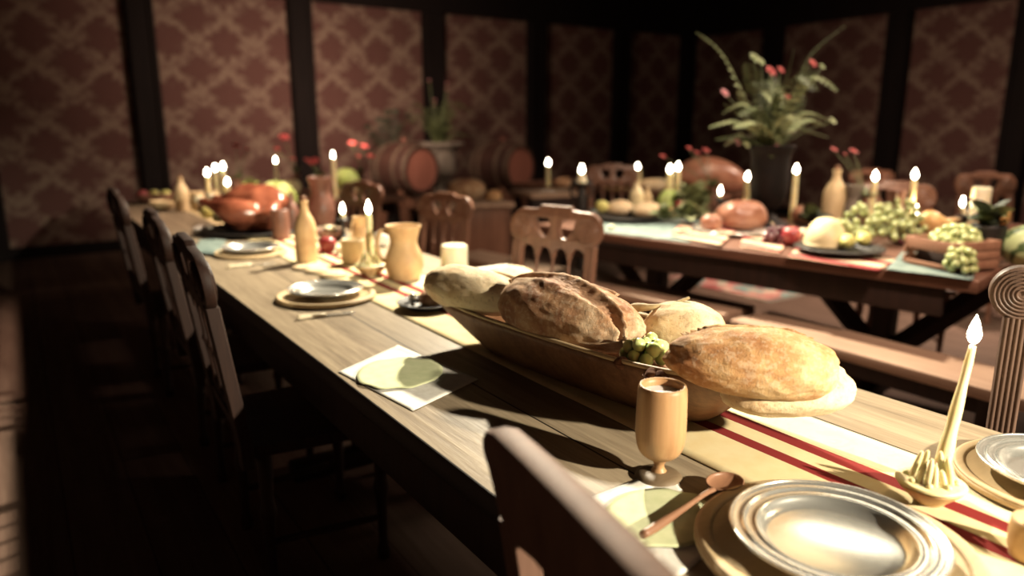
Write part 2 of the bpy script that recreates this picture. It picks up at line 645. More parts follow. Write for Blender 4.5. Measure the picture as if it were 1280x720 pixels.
def on_table(u, v, m=.07):
    """the point of a table top nearest this pixel (sliding along its line of sight)"""
    for k in range(0, 120):
        for s_ in (1, -1):
            vv = v + s_ * k * .5
            if vv < 200:
                continue
            p = at(u, vv, TZ)
            for (a, d, n, w, L) in TABLES:
                q = Vector((p.x - a.x, p.y - a.y, 0))
                if m < q.dot(n) < w - m and m < q.dot(d) < L - m:
                    return p
    return at(u, v, TZ)




def trestle_table(name, a, b, width, label, side, top_m, thick=.05, apron=.12, legs=(.14, .5, .86)):
    """a,b: the two ends of one long edge on the table top plane; the table lies on its `side`"""
    a, b = Vector((a[0], a[1], 0)), Vector((b[0], b[1], 0))
    L = (b - a).length
    d = (b - a).normalized()
    ang = math.atan2(-d.x, d.y)
    TABLES.append((a, d, Vector((d.y, -d.x, 0)), width, L))
    t = thing(name, a, label, 'table', None, ang)
    w = width
    x0, x1 = (0, w) if side > 0 else (-w, 0)
    link('tabletop', box((x0, 0, TZ - thick), (x1, L, TZ), .006), top_m, t, 'auto')
    ins = .035
    for n, xx in enumerate((x0 + ins, x1 - ins)):
        link('apron', box((xx - .015, .12, TZ - thick - apron), (xx + .015, L - .12, TZ - thick - .001), .004), M['under'], t, 'auto')
    for fpos in legs:
        y = L * fpos
        xm = (x0 + x1) / 2
        bm = box((x0 + .16, y - .045, 0.0), (x1 - .16, y + .045, .07), .01)
        box((xm - .07, y - .045, .07), (xm + .07, y + .045, TZ - thick - .001), .008, bm)
        box((x0 + .13, y - .045, TZ - thick - .08), (x1 - .13, y + .045, TZ - thick - .001), .008, bm)
        link('trestle', bm, M['under'], t, 'auto')
        for s in (-1, 1):
            b2 = tube([(xm, y + s * .04, .22), (xm, y + s * .5, TZ - thick - .03)], .055, 4)
            link('brace', b2, M['under'], t, False)
    link('stretcher', box(((x0 + x1) / 2 - .03, L * legs[0] + .05, .2), ((x0 + x1) / 2 + .03, L * legs[-1] - .05, .28), .006), M['under'], t, 'auto')
    return t


T1X0, T1X1 = .59, 1.57
trestle_table('banquet_table', (T1X0, -.5), (T1X0, 6.5), T1X1 - T1X0, 'long aged plank banquet table in the foreground carrying the bread trough', 1, M['table'], legs=(.12, .45, .8))
e0, e1 = at(1224, 352, TZ), at(668, 280, TZ)
tt = trestle_table('banquet_table', e0, e1, 1.3, 'long brown table across the room laden with fruit, grape crate and dark urn', 1, M['table2'], legs=(.22, .8))
T2A = math.atan2(-(e1 - e0).x, (e1 - e0).y)
# table that carries on towards the right edge of the picture
e2 = at(1226, 344, TZ)
dirn = (e0 - e1).normalized()
dv2 = Vector((dirn.x, dirn.y, 0)).normalized()
off2 = (Vector((e2.x, e2.y, 0)) - Vector((e0.x, e0.y, 0)))
pe2 = Vector((e2.x, e2.y, 0)) + dv2 * (.012 - off2.dot(dv2))
e3 = pe2 + dv2 * 1.7
trestle_table('banquet_table', e3, pe2, 1.15, 'brown table end at the right edge behind the ringed chair post', 1, M['table2'], legs=(.35, .62))
# rear tables
trestle_table('banquet_table', (4.95, 4.2), (4.35, 6.4), 1.0, 'rear table beyond the laden one, holding ham and candles', 1, M['table2'], legs=(.45, .72))
trestle_table('banquet_table', (1.9, 5.7), (1.9, 6.85), .85, 'small table behind the left chairs holding cabbage, candle and blossoms', 1, M['table2'], legs=(.5,))


def bench(a, b, w, label, z=.45):
    a, b = Vector((a[0], a[1], 0)), Vector((b[0], b[1], 0))
    L = (b - a).length
    d = (b - a).normalized()
    t = thing('bench', a, label, 'bench', 'plank benches between the tables', math.atan2(-d.x, d.y))
    link('seat', box((0, 0, z - .045), (w, L, z), .006), M['bench'], t, 'auto')
    for f in (.15, .85):
        y = L * f
        link('leg', outline_solid([[(.03, 0), (w * .5 - .03, .05), (w * .5 + .03, .05), (w - .03, 0), (w - .07, z - .046), (.07, z - .046)]], y - .02, y + .02), M['under'], t, 'auto')
    link('stretcher', box((w / 2 - .015, L * .15 + .021, z - .15), (w / 2 + .015, L * .85 - .021, z - .07), .004), M['under'], t, 'auto')
    return t


BA = at(1300, 505, .45)
bench(BA, at(912, 399, .45), .30, 'worn plank bench nearer the ringed chair post at right')
bench(at(903, 394, .45), at(560, 318, .45), .30, 'worn plank bench behind the carved chair and bread trough')

# ------------------------------------------------------------------ chairs
LEAN = .14


def lean(bm):
    for v in bm.verts:
        v.co.y -= max(0, v.co.z - .45) * LEAN
    return bm


def fluted_post(x, w, z0, z1, y0, dpt, n=3):
    """vertical post with grooved front and back faces"""
    bm = bmesh.new()
    sec = []
    steps = n * 6
    for i in range(steps + 1):
        t = i / steps
        sec.append((x - w / 2 + w * t, y0 - dpt / 2 - .004 * abs(math.sin(PI * n * t))))
    for i in range(steps, -1, -1):
        t = i / steps
        sec.append((x - w / 2 + w * t, y0 + dpt / 2 + .004 * abs(math.sin(PI * n * t))))
    N = 6
    rings = [[bm.verts.new((sx, sy, z0 + (z1 - z0) * k / N)) for sx, sy in sec] for k in range(N + 1)]
    for a, b in zip(rings, rings[1:]):
        for i in range(len(sec)):
            j = (i + 1) % len(sec)
            bm.faces.new((a[i], a[j], b[j], b[i]))
    bm.faces.new(rings[0][::-1])
    bm.faces.new(rings[-1])
    return bm


def rosette_bm(x, z, r, y, depth=.012, rings=3):
    prof = []
    for i in range(rings * 6 + 1):
        t = i / (rings * 6)
        prof.append((max(r * t, 1e-7), depth * (.75 + .25 * math.cos(2 * PI * rings * t)) * (1 - .35 * t ** 4)))
    prof.append((r, 0))
    prof[0] = (0, prof[0][1])
    bm = lathe(prof, 28)
    xf(bm, Matrix.Translation((x, y, z)) @ Matrix.Rotation(R(90), 4, 'X'))
    return bm


def crest_loops():
    up = []
    # right half clockwise from top centre, then mirrored
    pts = [(0, 1.02), (.075, 1.02), (.085, 1.006), (.12, 1.002)]
    pts += circ(.155, .925, .078, 78, -60, 14)
    pts += [(.176, .842), (.165, .80)]
    right = pts
    # arcade along the bottom, from right to left: 4 arches between x=.165 and -.165
    arc = []
    xs = [.165, .0825, 0, -.0825, -.165]
    for i in range(4):
        xr, xl = xs[i] - (.0 if i == 0 else .007), xs[i + 1] + (.0 if i == 3 else .007)
        c, rr = (xr + xl) / 2, (xr - xl) / 2
        arc += [(xr, .80)]
        arc += [(c + rr * math.cos(PI * k / 8), .80 + rr * 1.25 * math.sin(PI * k / 8)) for k in range(1, 8)]
        arc += [(xl, .80)]
    left = [(-x, z) for x, z in reversed(right)]
    outer = right[:-1] + arc + left[1:]
    out = []
    for p in outer:
        if not out or (abs(p[0] - out[-1][0]) + abs(p[1] - out[-1][1])) > 1e-4:
            out.append(p)
    if abs(out[0][0] - out[-1][0]) + abs(out[0][1] - out[-1][1]) < 1e-4:
        out.pop()
    h1 = [(.02, .925), (.032, .965), (.105, .968), (.092, .918), (.06, .884), (.038, .888)]
    h2 = [(-x, z) for x, z in reversed(h1)]
    return [out, h1, h2]


def plain_crest():
    right = [(0, 1.026), (.10, 1.025), (.18, 1.022), (.208, 1.012)] + circ(.198, .98, .03, 35, -50, 6) + [(.2, .89), (.165, .87)]
    left = [(-x, z) for x, z in reversed(right)]
    return [right + [(.10, .885), (0, .89), (-.10, .885)] + left[:-1]]


def make_chair(mat, label, loc=(0, 0, 0), rz=0, group='carved chairs around the banquet tables', plain=False):
    t = thing('carved_chair', loc, label, 'chair', group, rz)
    yb = -.2
    crest = link('crest_rail', lean(outline_solid(plain_crest() if plain else crest_loops(), yb - (.02 if plain else .014), yb + (.02 if plain else .014), .009 if plain else .004)), mat, t, 'auto')
    for s in (-1, 1):
        link('stile', lean(fluted_post(s * .186, .046, .40, .885 if plain else .862, yb, .03)), mat, t, 'auto')
        if plain:
            continue
        bm = rosette_bm(s * .165, .925, .052, yb - .013)
        b2 = rosette_bm(0, 0, .052, 0)
        xf(b2, Matrix.Translation((s * .165, yb + .013, .925)) @ Matrix.Rotation(PI, 4, 'Z'))
        me = bpy.data.meshes.new('t'); b2.to_mesh(me); b2.free(); bm.from_mesh(me); bpy.data.meshes.remove(me)
        link('rosette', lean(bm), mat, crest)
    for x in (-.0825, 0, .0825):
        kz = 1.3 if plain else 1
        pr = smooth_prof([(.007, 0), (.011, .03), (.013, .05), (.008, .07), (.009, .16), (.014, .18), (.008, .20), (.0075, .27), (.011, .282)], 3)
        pr = [(a, b * kz) for a, b in pr]
        link('spindle', lean(lathe(pr, 12, None, (x, yb, .52))), mat, t)
    link('back_rail', lean(box((-.164, yb - .012, .48), (.164, yb + .012, .522), .004)), mat, t, 'auto')
    bm = outline_solid([[(-.19, 0), (.19, 0), (.22, .42), (-.22, .42)]], 0, .035, .006)
    for v in bm.verts:
        x, y, z = v.co
        v.co = (x, z - .183, .42 + y)
    link('seat', bm, mat, t, 'auto')
    leg = smooth_prof([(.016, 0), (.02, .03), (.014, .06), (.018, .2), (.025, .24), (.018, .28), (.022, .36), (.022, .419)], 3)
    for x, y in ((-.165, -.15), (.165, -.15), (-.19, .19), (.19, .19)):
        link('leg', lathe(leg, 14, None, (x, y, 0)), mat, t)
    for x in (-.177, .177):
        link('stretcher', tube([(x - math.copysign(.012, x), -.14, .14), (x + math.copysign(.012, x), .18, .14)], .01, 8), mat, t)
    return t


def chair_at(px, ztop, rz, scale=1.0, off=.2 + .57 * LEAN):
    """place the chair so the middle of its crest sits at this pixel, at height ztop"""
    p = at(px[0], px[1], ztop)
    back = Vector((-math.sin(rz), math.cos(rz), 0)) * (off * scale)
    loc = Vector((p.x, p.y, 0)) + back
    return loc


# right-hand chairs of the foreground table (facing it)
rz3 = R(90 + 19)
c3 = make_chair(M['chair'], 'carved brown chair directly behind the bread trough, its pierced crest seen square on', chair_at((697, 257), 1.02, rz3), rz3)
again(c3, chair_at((561, 240), .96, R(112)), 'shadowed carved chair between the clay jug and the left barrel', R(112), scale=(.9, .9, .94))
again(c3, chair_at((455, 226), .98, R(106)), 'carved chair behind the middle candle, left of the barrel stand', R(106), scale=(.95, .95, .96))
# left-hand chairs
KS = (1.15, 1, 1.03)
cd = make_chair(M['chair_shaded'], 'shaded chair by the left table edge nearest the round plates, back in profile', (.375 + .28, 2.2, 0), R(-90 - 3))
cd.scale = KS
again(cd, (.40 + .28, 2.98, 0), 'shaded chair second from the near plates along the left table side', R(-90 - 2))
again(cd, (.39 + .28, 4.1, 0), 'shaded chair farthest along the left side of the long table', R(-90))
make_chair(M['chair_near'], 'blurred chair with a plain rounded top rail in the near foreground beside the napkin', (.70, .465, 0), R(-100.5), plain=True).scale = (1, 1, .975)
# chairs on the far side of the laden table
again(c3, chair_at((1232, 218), 1.0, R(150)), 'carved chair behind the yellow apples at the right edge', R(150))
again(c3, chair_at((1115, 226), 1.02, R(140)), 'carved chair with low rail behind the grapes and pale bottle', R(135))
again(c3, chair_at((1090, 211), .93, R(150)), 'pale carved chair glimpsed farthest back behind the pale bottle', R(150), scale=(1, 1, .91))
again(c3, chair_at((766, 207), 1.0, R(140)), 'dim carved chair behind the brown bowl and fruit plate', R(140))


def scroll_chair():
    p = atX(1277, 366, 1.72)
    rz = R(118)
    t = thing('scroll_post_chair', (0, 0, 0), 'chair with a big ringed scroll on its grooved post, right edge', 'chair', None, rz)
    zc = p.z
    # local left scroll (seen by the camera) sits at x=+.19
    for s in (-1, 1):
        bm = outline_solid([circ(s * .19, zc, .058, 0, 352, 40)], -.2 - .016, -.2 + .016, .004)
        sc_ = link('scroll', bm, M['scroll'], t, 'auto')
        for sgn in (-1, 1):
            pts = []
            turns = 6
            for i in range(150):
                a = 2 * PI * turns * i / 149
                rr = .006 + (.054 - .006) * i / 149
                pts.append((s * .19 + rr * math.cos(a) * -sgn, -.2 + sgn * .017, zc + rr * math.sin(a)))
            link('scroll_ring', tube(pts, .003, 6), M['scroll'], sc_)
        link('post', fluted_post(s * .19, .05, .0, zc - .052, -.2, .034, 5), M['scroll'], t, 'auto')
    link('crest_rail', box((-.131, -.212, zc - .08), (.131, -.188, zc - .01), .006), M['scroll'], t, 'auto')
    for x in (-.09, -.03, .03, .09):
        link('slat', box((x - .015, -.206, .5), (x + .015, -.194, zc - .081), .003), M['scroll'], t, 'auto')
    link('back_rail', box((-.164, -.212, .46), (.164, -.188, .5), .004), M['scroll'], t, 'auto')
    link('seat', box((-.2, -.182, .42), (.2, .2, .45), .008), M['scroll'], t, 'auto')
    for s in (-1, 1):
        link('leg', box((s * .18 - .02, .15, 0), (s * .18 + .02, .19, .419), .004), M['scroll'], t, 'auto')
    # put the camera-side scroll at p
    q = Matrix.Rotation(rz, 3, 'Z') @ Vector((-.19, -.2, 0))
    q2 = Matrix.Rotation(rz, 3, 'Z') @ Vector((.19, -.2, 0))
    use = q if (p + (q2 - q)).x < 0 else q2
    # choose whichever end keeps the rest of the chair outside the frame to the right
    d = (q - q2)
    use = q2 if proj(p + d)[0] > proj(p - d)[0] else q
    t.location = (p.x - use.x, p.y - use.y, 0)
    return t


scroll_chair()


# ------------------------------------------------------------------ makers of table things
def plate(loc, r, label, mat='pewter', group='pewter plates', food=None):
    t = thing('pewter_plate' if mat == 'pewter' else 'serving_platter', loc, label, 'plate', group)
    k = r
    prof = [(0, .004), (.60 * k, .004), (.68 * k, .009), (.73 * k, .016), (.97 * k, .021), (k, .024), (k * 1.0, .027), (.965 * k, .027), (.95 * k, .0245), (.89 * k, .0235), (.885 * k, .0255), (.865 * k, .0255), (.86 * k, .023), (.77 * k, .0205), (.76 * k, .0225), (.74 * k, .022), (.72 * k, .017), (.66 * k, .0105), (.61 * k, .0075), (0, .0075)]
    prof = [(a, b - .004) for a, b in prof]
    dish = link('dish', lathe(prof, 56), M[mat], t)
    link('rim_bead', lathe([(k * (1 + .02 * math.cos(a)) , .0225 + .02 * k * math.sin(a)) for a in [2 * PI * i / 8 for i in range(8)]], 56, close=True), M[mat], dish)
    return t


def charger(loc, r, label):
    t = thing('wooden_charger', loc, label, 'charger', 'round wooden chargers under the plates')
    brd = link('board', lathe([(0, 0), (r * .9, 0), (r, .006), (r, .012), (r * .985, .014), (r * .86, .014), (r * .85, .0125), (0, .0125)], 64), M['board'], t)
    link('rim', lathe([(r * .86, .0141), (r * .985, .0141), (r * .98, .0165), (r * .95, .018), (r * .9, .0165)], 64, close=True), M['board'], brd)
    return t


def flame_bm(h, r):
    return lathe(smooth_prof([(0, 0), (r * .7, h * .12), (r, h * .32), (r * .75, h * .6), (r * .3, h * .86), (0, h)], 4), 16)


LIGHTS = []


def candle(base, top, r0, r1, label, group='lit candles', wax='wax', fl=(.058, .011), lumpy=False, light=1.0):
    base, top = Vector(base), Vector(top)
    t = thing('candle', base, label, 'candle', group)
    d = top - base
    n = 7
    pts = [d * (i / n) for i in range(n + 1)]
    rad = [r0 + (r1 - r0) * (i / n) for i in range(n + 1)]
    if lumpy:
        rad = [q * (1 + .09 * math.sin(i * 2.3)) for i, q in enumerate(rad)]
    wb = link('wax_body', tube(pts, rad, 20, smooth=3), M[wax], t)
    link('wick', tube([d, d + Vector((0, 0, .008))], .0012, 6), M['wick'], wb)
    lean_ = d.normalized()
    f = link('flame', flame_bm(*fl), M['flame'], t, loc=d + Vector((0, 0, .002)))
    LIGHTS.append((top + Vector((0, 0, fl[0] * .6)), light))
    return t


def wax_holder(loc, s, label, drip=True):
    """shallow dish with a nest of wax drips and wax flowers around the candle foot"""
    t = thing('candle_dish', loc, label, 'candle holder', 'wax covered candle dishes')
    link('bowl', lathe(smooth_prof([(0, 0), (.022 * s, 0), (.026 * s, .004 * s), (.036 * s, .014 * s), (.046 * s, .024 * s), (.05 * s, .03 * s), (.047 * s, .031 * s), (.036 * s, .024 * s), (.0, .022 * s)], 3), 40), M['clay'], t)
    link('wax_pool', lathe([(0, .0225 * s), (.037 * s, .0252 * s), (.049 * s, .032 * s), (.053 * s, .034 * s), (.046 * s, .038 * s), (.02 * s, .04 * s), (0, .04 * s)], 36), M['wax'], t)
    rnd = random.Random(int(s * 100))
    for i in range(13):
        a = 2 * PI * i / 13 + rnd.uniform(-.1, .1)
        rr = .026 * s
        h = rnd.uniform(.026, .05) * s
        z0 = .036 * s
        pts = [(rr * math.cos(a) * q, rr * math.sin(a) * q, z0 + h * zz) for q, zz in ((1.12, 0), (1.0, .4), (.8, .8), (.72, 1))]
        link('wax_drip', tube(pts, [.0055 * s, .005 * s, .0045 * s, .002 * s], 8, smooth=2), M['wax'], t)
    for i in range(8):
        a = 2 * PI * (i + .5) / 8
        rr = .036 * s
        b = blob(.006 * s, .006 * s, .0055 * s, 2)
        link('wax_bead', xf(b, Matrix.Translation((rr * math.cos(a), rr * math.sin(a), .035 * s))), M['wax'], t)
    return t


def bottle(loc, h, r, label, mat='clay_pale', group='clay bottles'):
    t = thing('clay_bottle', loc, label, 'bottle', group)
    bb_ = link('bottle_body', lathe(smooth_prof([(0, 0), (r * .85, 0), (r * .98, h * .04), (r, h * .3), (r * .98, h * .52), (r * .75, h * .66), (r * .38, h * .78), (r * .3, h * .93)], 4) + [(r * .3, h * .93), (r * .22, h * .93), (0, h * .92)], 32), M[mat], t)
    link('neck_ring', lathe([(r * .3, h * .89), (r * .4, h * .9), (r * .4, h * .925), (r * .3, h * .932)], 24, close=True), M[mat], bb_)
    link('cork', lathe([(0, h * .921), (r * .21, h * .921), (r * .24, h * .985), (r * .2, h), (0, h)], 16), M['spoonwood'], t)
    return t


def jug(loc, h, r, label, mat='clay', handle=None, group='clay jugs'):
    t = thing('clay_jug', loc, label, 'jug', group)
    jb_ = link('jug_body', lathe(smooth_prof([(0, 0), (r * .72, 0), (r * .84, h * .05), (r, h * .28), (r * .94, h * .45), (r * .74, h * .62), (r * .70, h * .74), (r * .84, h * .92), (r * .92, h), (r * .86, h), (r * .76, h * .93), (r * .63, h * .78), (r * .55, h * .6), (0, h * .58)], 4), 40), M[mat], t)
    link('lip', lathe([(r * (.89 + .035 * math.cos(a)), h * .992 + r * .035 * math.sin(a)) for a in [2 * PI * i / 8 for i in range(8)]], 40, close=True), M[mat], jb_)
    if handle is not None:
        c, s = math.cos(handle), math.sin(handle)
        pts = [(r * q * c, r * q * s, h * z) for q, z in ((.74, .86), (1.15, .9), (1.35, .7), (1.25, .45), (.93, .33))]
        link('handle', tube(pts, r * .11, 10, smooth=4), M[mat], t)
    return t


def mug(loc, h, r, label, mat='clay_pale', handle=None, group='clay cups', liquid=None):
    t = thing('clay_cup', loc, label, 'cup', group)
    cb_ = link('cup_body', lathe(smooth_prof([(0, 0), (r * .8, 0), (r * .88, h * .06), (r * .98, h * .3), (r, h * .7), (r * .96, h)], 4) + [(r * .86, h), (r * .86, h * .5), (0, h * .48)], 32), M[mat], t)
    link('rim', lathe([(r * (.91 + .05 * math.cos(a)), h + r * .04 * math.sin(a)) for a in [2 * PI * i / 8 for i in range(8)]], 32, close=True), M[mat], cb_)
    if handle is not None:
        c, s = math.cos(handle), math.sin(handle)
        pts = [(r * q * c, r * q * s, h * z) for q, z in ((.95, .85), (1.45, .82), (1.55, .5), (1.3, .3), (.95, .25))]
        link('handle', tube(pts, r * .12, 10, smooth=4), M[mat], t)
    if liquid:
        link('drink', lathe([(0, h * .8), (r * .86, h * .8)], 24), M[liquid], t)
    return t


def apple(loc, r, label, mat='apple_red', group='apples and round fruit', name='apple', cat='fruit'):
    t = thing(name, loc, label, cat, group)
    prof = smooth_prof([(0, r * .1), (r * .35, 0), (r * .8, r * .3), (r, r * .95), (r * .85, r * 1.5), (r * .45, r * 1.78), (r * .12, r * 1.68), (0, r * 1.6)], 3)
    link('flesh', lathe(prof, 24), M[mat], t)
    link('stem', tube([(0, 0, r * 1.6), (r * .08, 0, r * 2.0)], r * .05, 6), M['stick'], t)
    return t


def lemon(loc, r, label, rz=0, mat='apple_yellow'):
    t = thing('lemon', loc, label, 'fruit', 'lemons', rz)
    prof = smooth_prof([(0, -r * 1.55), (r * .2, -r * 1.4), (r * .75, -r * .9), (r, 0), (r * .75, r * .9), (r * .2, r * 1.4), (0, r * 1.55)], 3)
    bm = lathe(prof, 20)
    xf(bm, Matrix.Translation((0, 0, r)) @ Matrix.Rotation(R(90), 4, 'Y'))
    link('peel', bm, M[mat], t)
    return t


def cabbage(loc, r, label, mat='cabbage', n=7, group='cabbages'):
    t = thing('cabbage', loc, label, 'cabbage', group)
    link('heart', blob(r * .86, r * .86, r * .82, 4, .16, 9 / r * .3, 3), M[mat], t)
    rnd = random.Random(int(loc[0] * 100))
    for i in range(n):
        a = 2 * PI * i / n + rnd.uniform(-.2, .2)
        bm = bmesh.new()
        N = 9
        grid = []
        for u in range(N):
            row = []
            for v in range(N):
                el = R(-25 + 100 * u / (N - 1))
                az = R(-48 + 96 * v / (N - 1)) * math.cos(el * .6)
                rr = r * (1.0 + .05 * math.sin(v * 2.1 + i) + .10 * (u / (N - 1)) ** 3)
                row.append(bm.verts.new((rr * math.cos(el) * math.cos(az), rr * math.cos(el) * math.sin(az), r * .84 + rr * .86 * math.sin(el))))
            grid.append(row)
        for u in range(N - 1):
            for v in range(N - 1):
                bm.faces.new((grid[u][v], grid[u + 1][v], grid[u + 1][v + 1], grid[u][v + 1]))
        xf(bm, Matrix.Rotation(a, 4, 'Z') @ Matrix.Rotation(R(rnd.uniform(-6, 6)), 4, 'X'))
        for v_ in bm.verts:
            v_.co.z = max(v_.co.z, 0.002)
        o = link('leaf', bm, M[mat], t)
        sm = o.modifiers.new('s', 'SOLIDIFY')
        sm.thickness = r * .04
    return t


def loaf(p0, p1, w, h, label, mat='crust', sub=4, cuts=(), name='bread_loaf', base=None, tilt=0, power=2.3, seed=1, group='loaves of bread', roll=0, flat=.8, taper=0):
    """loaf lying between two points; cuts: list of (x0,x1,y0,y1,width) in unit loaf coordinates"""
    p0, p1 = Vector(p0), Vector(p1)
    d = p1 - p0
    L = Vector((d.x, d.y, 0)).length / 2
    rz = math.atan2(d.y, d.x)
    c = (p0 + p1) / 2
    if base is not None:
        c.z = base
    pitch = math.atan2(d.z, Vector((d.x, d.y, 0)).length)
    t = thing(name, c, label, 'bread', group)
    t.rotation_euler = (roll, -pitch, rz)
    bm = bmesh.new()
    bmesh.ops.create_icosphere(bm, subdivisions=sub, radius=1)
    lay = bm.verts.layers.float.new('cut')
    for v in bm.verts:
        q = v.co.copy()
        n = (abs(q.x) ** power + abs(q.y) ** 2 + abs(q.z) ** 2) ** .5 if power == 2 else (abs(q.x) ** power + (q.y * q.y + q.z * q.z) ** (power / 2)) ** (1 / power)
        q /= n
        u, s, zz = q.x, q.y, q.z
        disp = 1 + .07 * noise.noise(q * 1.8 + Vector((seed * 5.3, 0, 0))) + .025 * noise.noise(q * 6 + Vector((0, seed * 2.7, 0)))
        cut = 0
        if zz > -.2:
            for (x0, x1, y0, y1, wd) in cuts:
                tt_ = (u - x0) / (x1 - x0) if x1 != x0 else 0
                if 0 < tt_ < 1:
                    yc = y0 + (y1 - y0) * tt_ + .05 * math.sin(tt_ * 7 + seed)
                    ww = wd * math.sin(PI * tt_) ** .6 * (1 + .25 * noise.noise(Vector((u * 9, seed, 0))))
                    dd = (s - yc) / max(ww, .02)
                    cut = max(cut, max(0, 1 - abs(dd) ** 3) if abs(dd) < 1 else 0)
                    disp += -.085 * max(0, 1 - dd * dd) + .085 * math.exp(-((dd - 1.3) / .45) ** 2) + .03 * math.exp(-((dd + 1.3) / .45) ** 2)
                    if abs(dd) < 1:
                        disp += .02 * noise.noise(q * 22)
        v[lay] = min(1, cut * 1.3)
        tp = 1 - taper * u
        x_, y_, z_ = u * L * disp, s * w / 2 * disp * tp, zz * h / 2 * disp * tp
        z_ = max(z_, -h / 2 * flat)
        v.co = Vector((x_, y_, z_ + h / 2 * flat))
    link('crust', bm, M[mat], t)
    return t


def bun(loc, r, h, label, mat='crust_pale', group='small rolls and buns', sub=3, seed=2, cross=True, name='bread_roll'):
    t = thing(name, loc, label, 'bread', group)
    bm = blob(r, r, h / 1.6, sub, .12, 10, seed, flat=.6)
    link('crust', bm, M[mat], t)
    return t


def grapes(loc, n, spread, gr, label, mat='grape', name='grape_bunch', heap=1.0, rz=0, stem=True, group='bunches of grapes'):
    t = thing(name, loc, label, 'grapes', group, rz)
    rnd = random.Random(n + int(loc[0] * 1000))
    gm = None
    pts = []
    tries = 0
    while len(pts) < n and tries < 40000:
        tries += 1
        x, y = rnd.uniform(-1, 1), rnd.uniform(-1, 1)
        if x * x + y * y > 1:
            continue
        hz = heap * spread[2] * (1 - (x * x + y * y)) ** .5
        p = Vector((x * spread[0], y * spread[1], gr + rnd.uniform(0, max(hz, 1e-4))))
        if all((p - q).length > gr * 1.62 for q in pts):
            pts.append(p)
    for p in pts:
        if gm is None:
            bm = bmesh.new()
            bmesh.ops.create_icosphere(bm, subdivisions=3 if n < 30 else 2, radius=1)
            g = link('grape', bm, M[mat], t)
            gm = g
        else:
            g = gm.copy()
            COL.objects.link(g)
            g.parent = t
        k = rnd.uniform(.88, 1.08) * gr
        g.scale = (k, k, k * 1.08)
        g.location = p
    if stem:
        link('stem', tube([(0, 0, gr), (0, spread[1] * .4, spread[2] * heap * .8 + gr), (0, spread[1] * .9, spread[2] * heap + gr * 1.6)], gr * .16, 6, smooth=3), M['stick'], t)
    return t


def cloth(name, pts, z, mat, label, cat='cloth', wav=.004, th=.0025, group=None, N=22, drop=None):
    """a quad of cloth with soft waves, resting at height z (pts: four corners in order)"""
    c = sum((Vector((p[0], p[1], 0)) for p in pts), Vector()) / 4
    P = [Vector((p[0], p[1], 0)) - c for p in pts]
    bm = bmesh.new()
    for lev in (0, 1):
        pass
    g = []
    for i in range(N):
        row = []
        for j in range(N):
            u, v = i / (N - 1), j / (N - 1)
            q = P[0] * (1 - u) * (1 - v) + P[1] * u * (1 - v) + P[2] * u * v + P[3] * (1 - u) * v
            w = wav * (.5 + .5 * noise.noise(q * 9 + c * 3))
            row.append(bm.verts.new((q.x, q.y, th + w)))
        g.append(row)
    for i in range(N - 1):
        for j in range(N - 1):
            bm.faces.new((g[i][j], g[i + 1][j], g[i + 1][j + 1], g[i][j + 1]))
    o = link(name, bm, M[mat])
    s = o.modifiers.new('s', 'SOLIDIFY')
    s.thickness = th
    o.location = (c.x, c.y, z)
    return set_props(o, label, cat, group)


def knife(p0, p1, z, label, group='table knives'):
    p0, p1 = Vector(p0), Vector(p1)
    d = p1 - p0
    L = Vector((d.x, d.y, 0)).length
    t = thing('table_knife', (p0.x, p0.y, z), label, 'knife', group, math.atan2(d.y, d.x))
    link('handle', tube([(0, 0, .007), (L * .2, 0, .007), (L * .48, 0, .006)], [.0085, .007, .006], 10, smooth=3), M['bone'], t)
    bm = outline_solid([[(L * .48, -.007), (L * .9, -.009), (L, .002), (L * .95, .007), (L * .48, .006)]], 0.0, .0024, .0004)
    for v in bm.verts:
        x, y, zz = v.co
        v.co = (x, zz, .003 + y)
    link('blade', bm, M['pewter'], t)
    return t


def roast_bird(loc, s, label, rz=0, mat='roast'):
    t = thing('roast_turkey', loc, label, 'roast', 'roast meats', rz)
    link('breast', blob(.16 * s, .115 * s, .105 * s, 4, .18, 9, 4, flat=.75), M[mat], t)
    for sg in (-1, 1):
        link('drumstick', tube([(-.03 * s, sg * .09 * s, .07 * s), (.06 * s, sg * .12 * s, .085 * s), (.15 * s, sg * .09 * s, .11 * s), (.2 * s, sg * .07 * s, .125 * s)], [.05 * s, .052 * s, .02 * s, .014 * s], 14, smooth=4), M[mat], t)
        link('wing', tube([(-.1 * s, sg * .07 * s, .1 * s), (-.08 * s, sg * .135 * s, .075 * s), (0, sg * .14 * s, .05 * s)], [.026 * s, .026 * s, .012 * s], 12, smooth=4), M[mat], t)
        b = blob(.02 * s, .016 * s, .016 * s, 2, .1, 20, 1)
        link('bone_end', xf(b, Matrix.Translation((.205 * s, sg * .07 * s, .113 * s))), M['bone'], t)
    return t


def ham(loc, L, label, rz=0, mat='ham'):
    t = thing('baked_ham', loc, label, 'roast', 'roast meats', rz)
    link('meat', tube([(-L * .48, 0, L * .16), (-L * .4, 0, L * .2), (-L * .15, 0, L * .24), (L * .15, 0, L * .2), (L * .38, 0, L * .12), (L * .44, 0, L * .1)], [L * .06, L * .16, L * .225, L * .18, L * .08, L * .05], 24, smooth=4), M[mat], t)
    link('bone', tube([(L * .42, 0, L * .1), (L * .54, 0, L * .09), (L * .56, 0, L * .09)], [L * .03, L * .028, L * .04], 12, smooth=3), M['bone'], t)
    return t


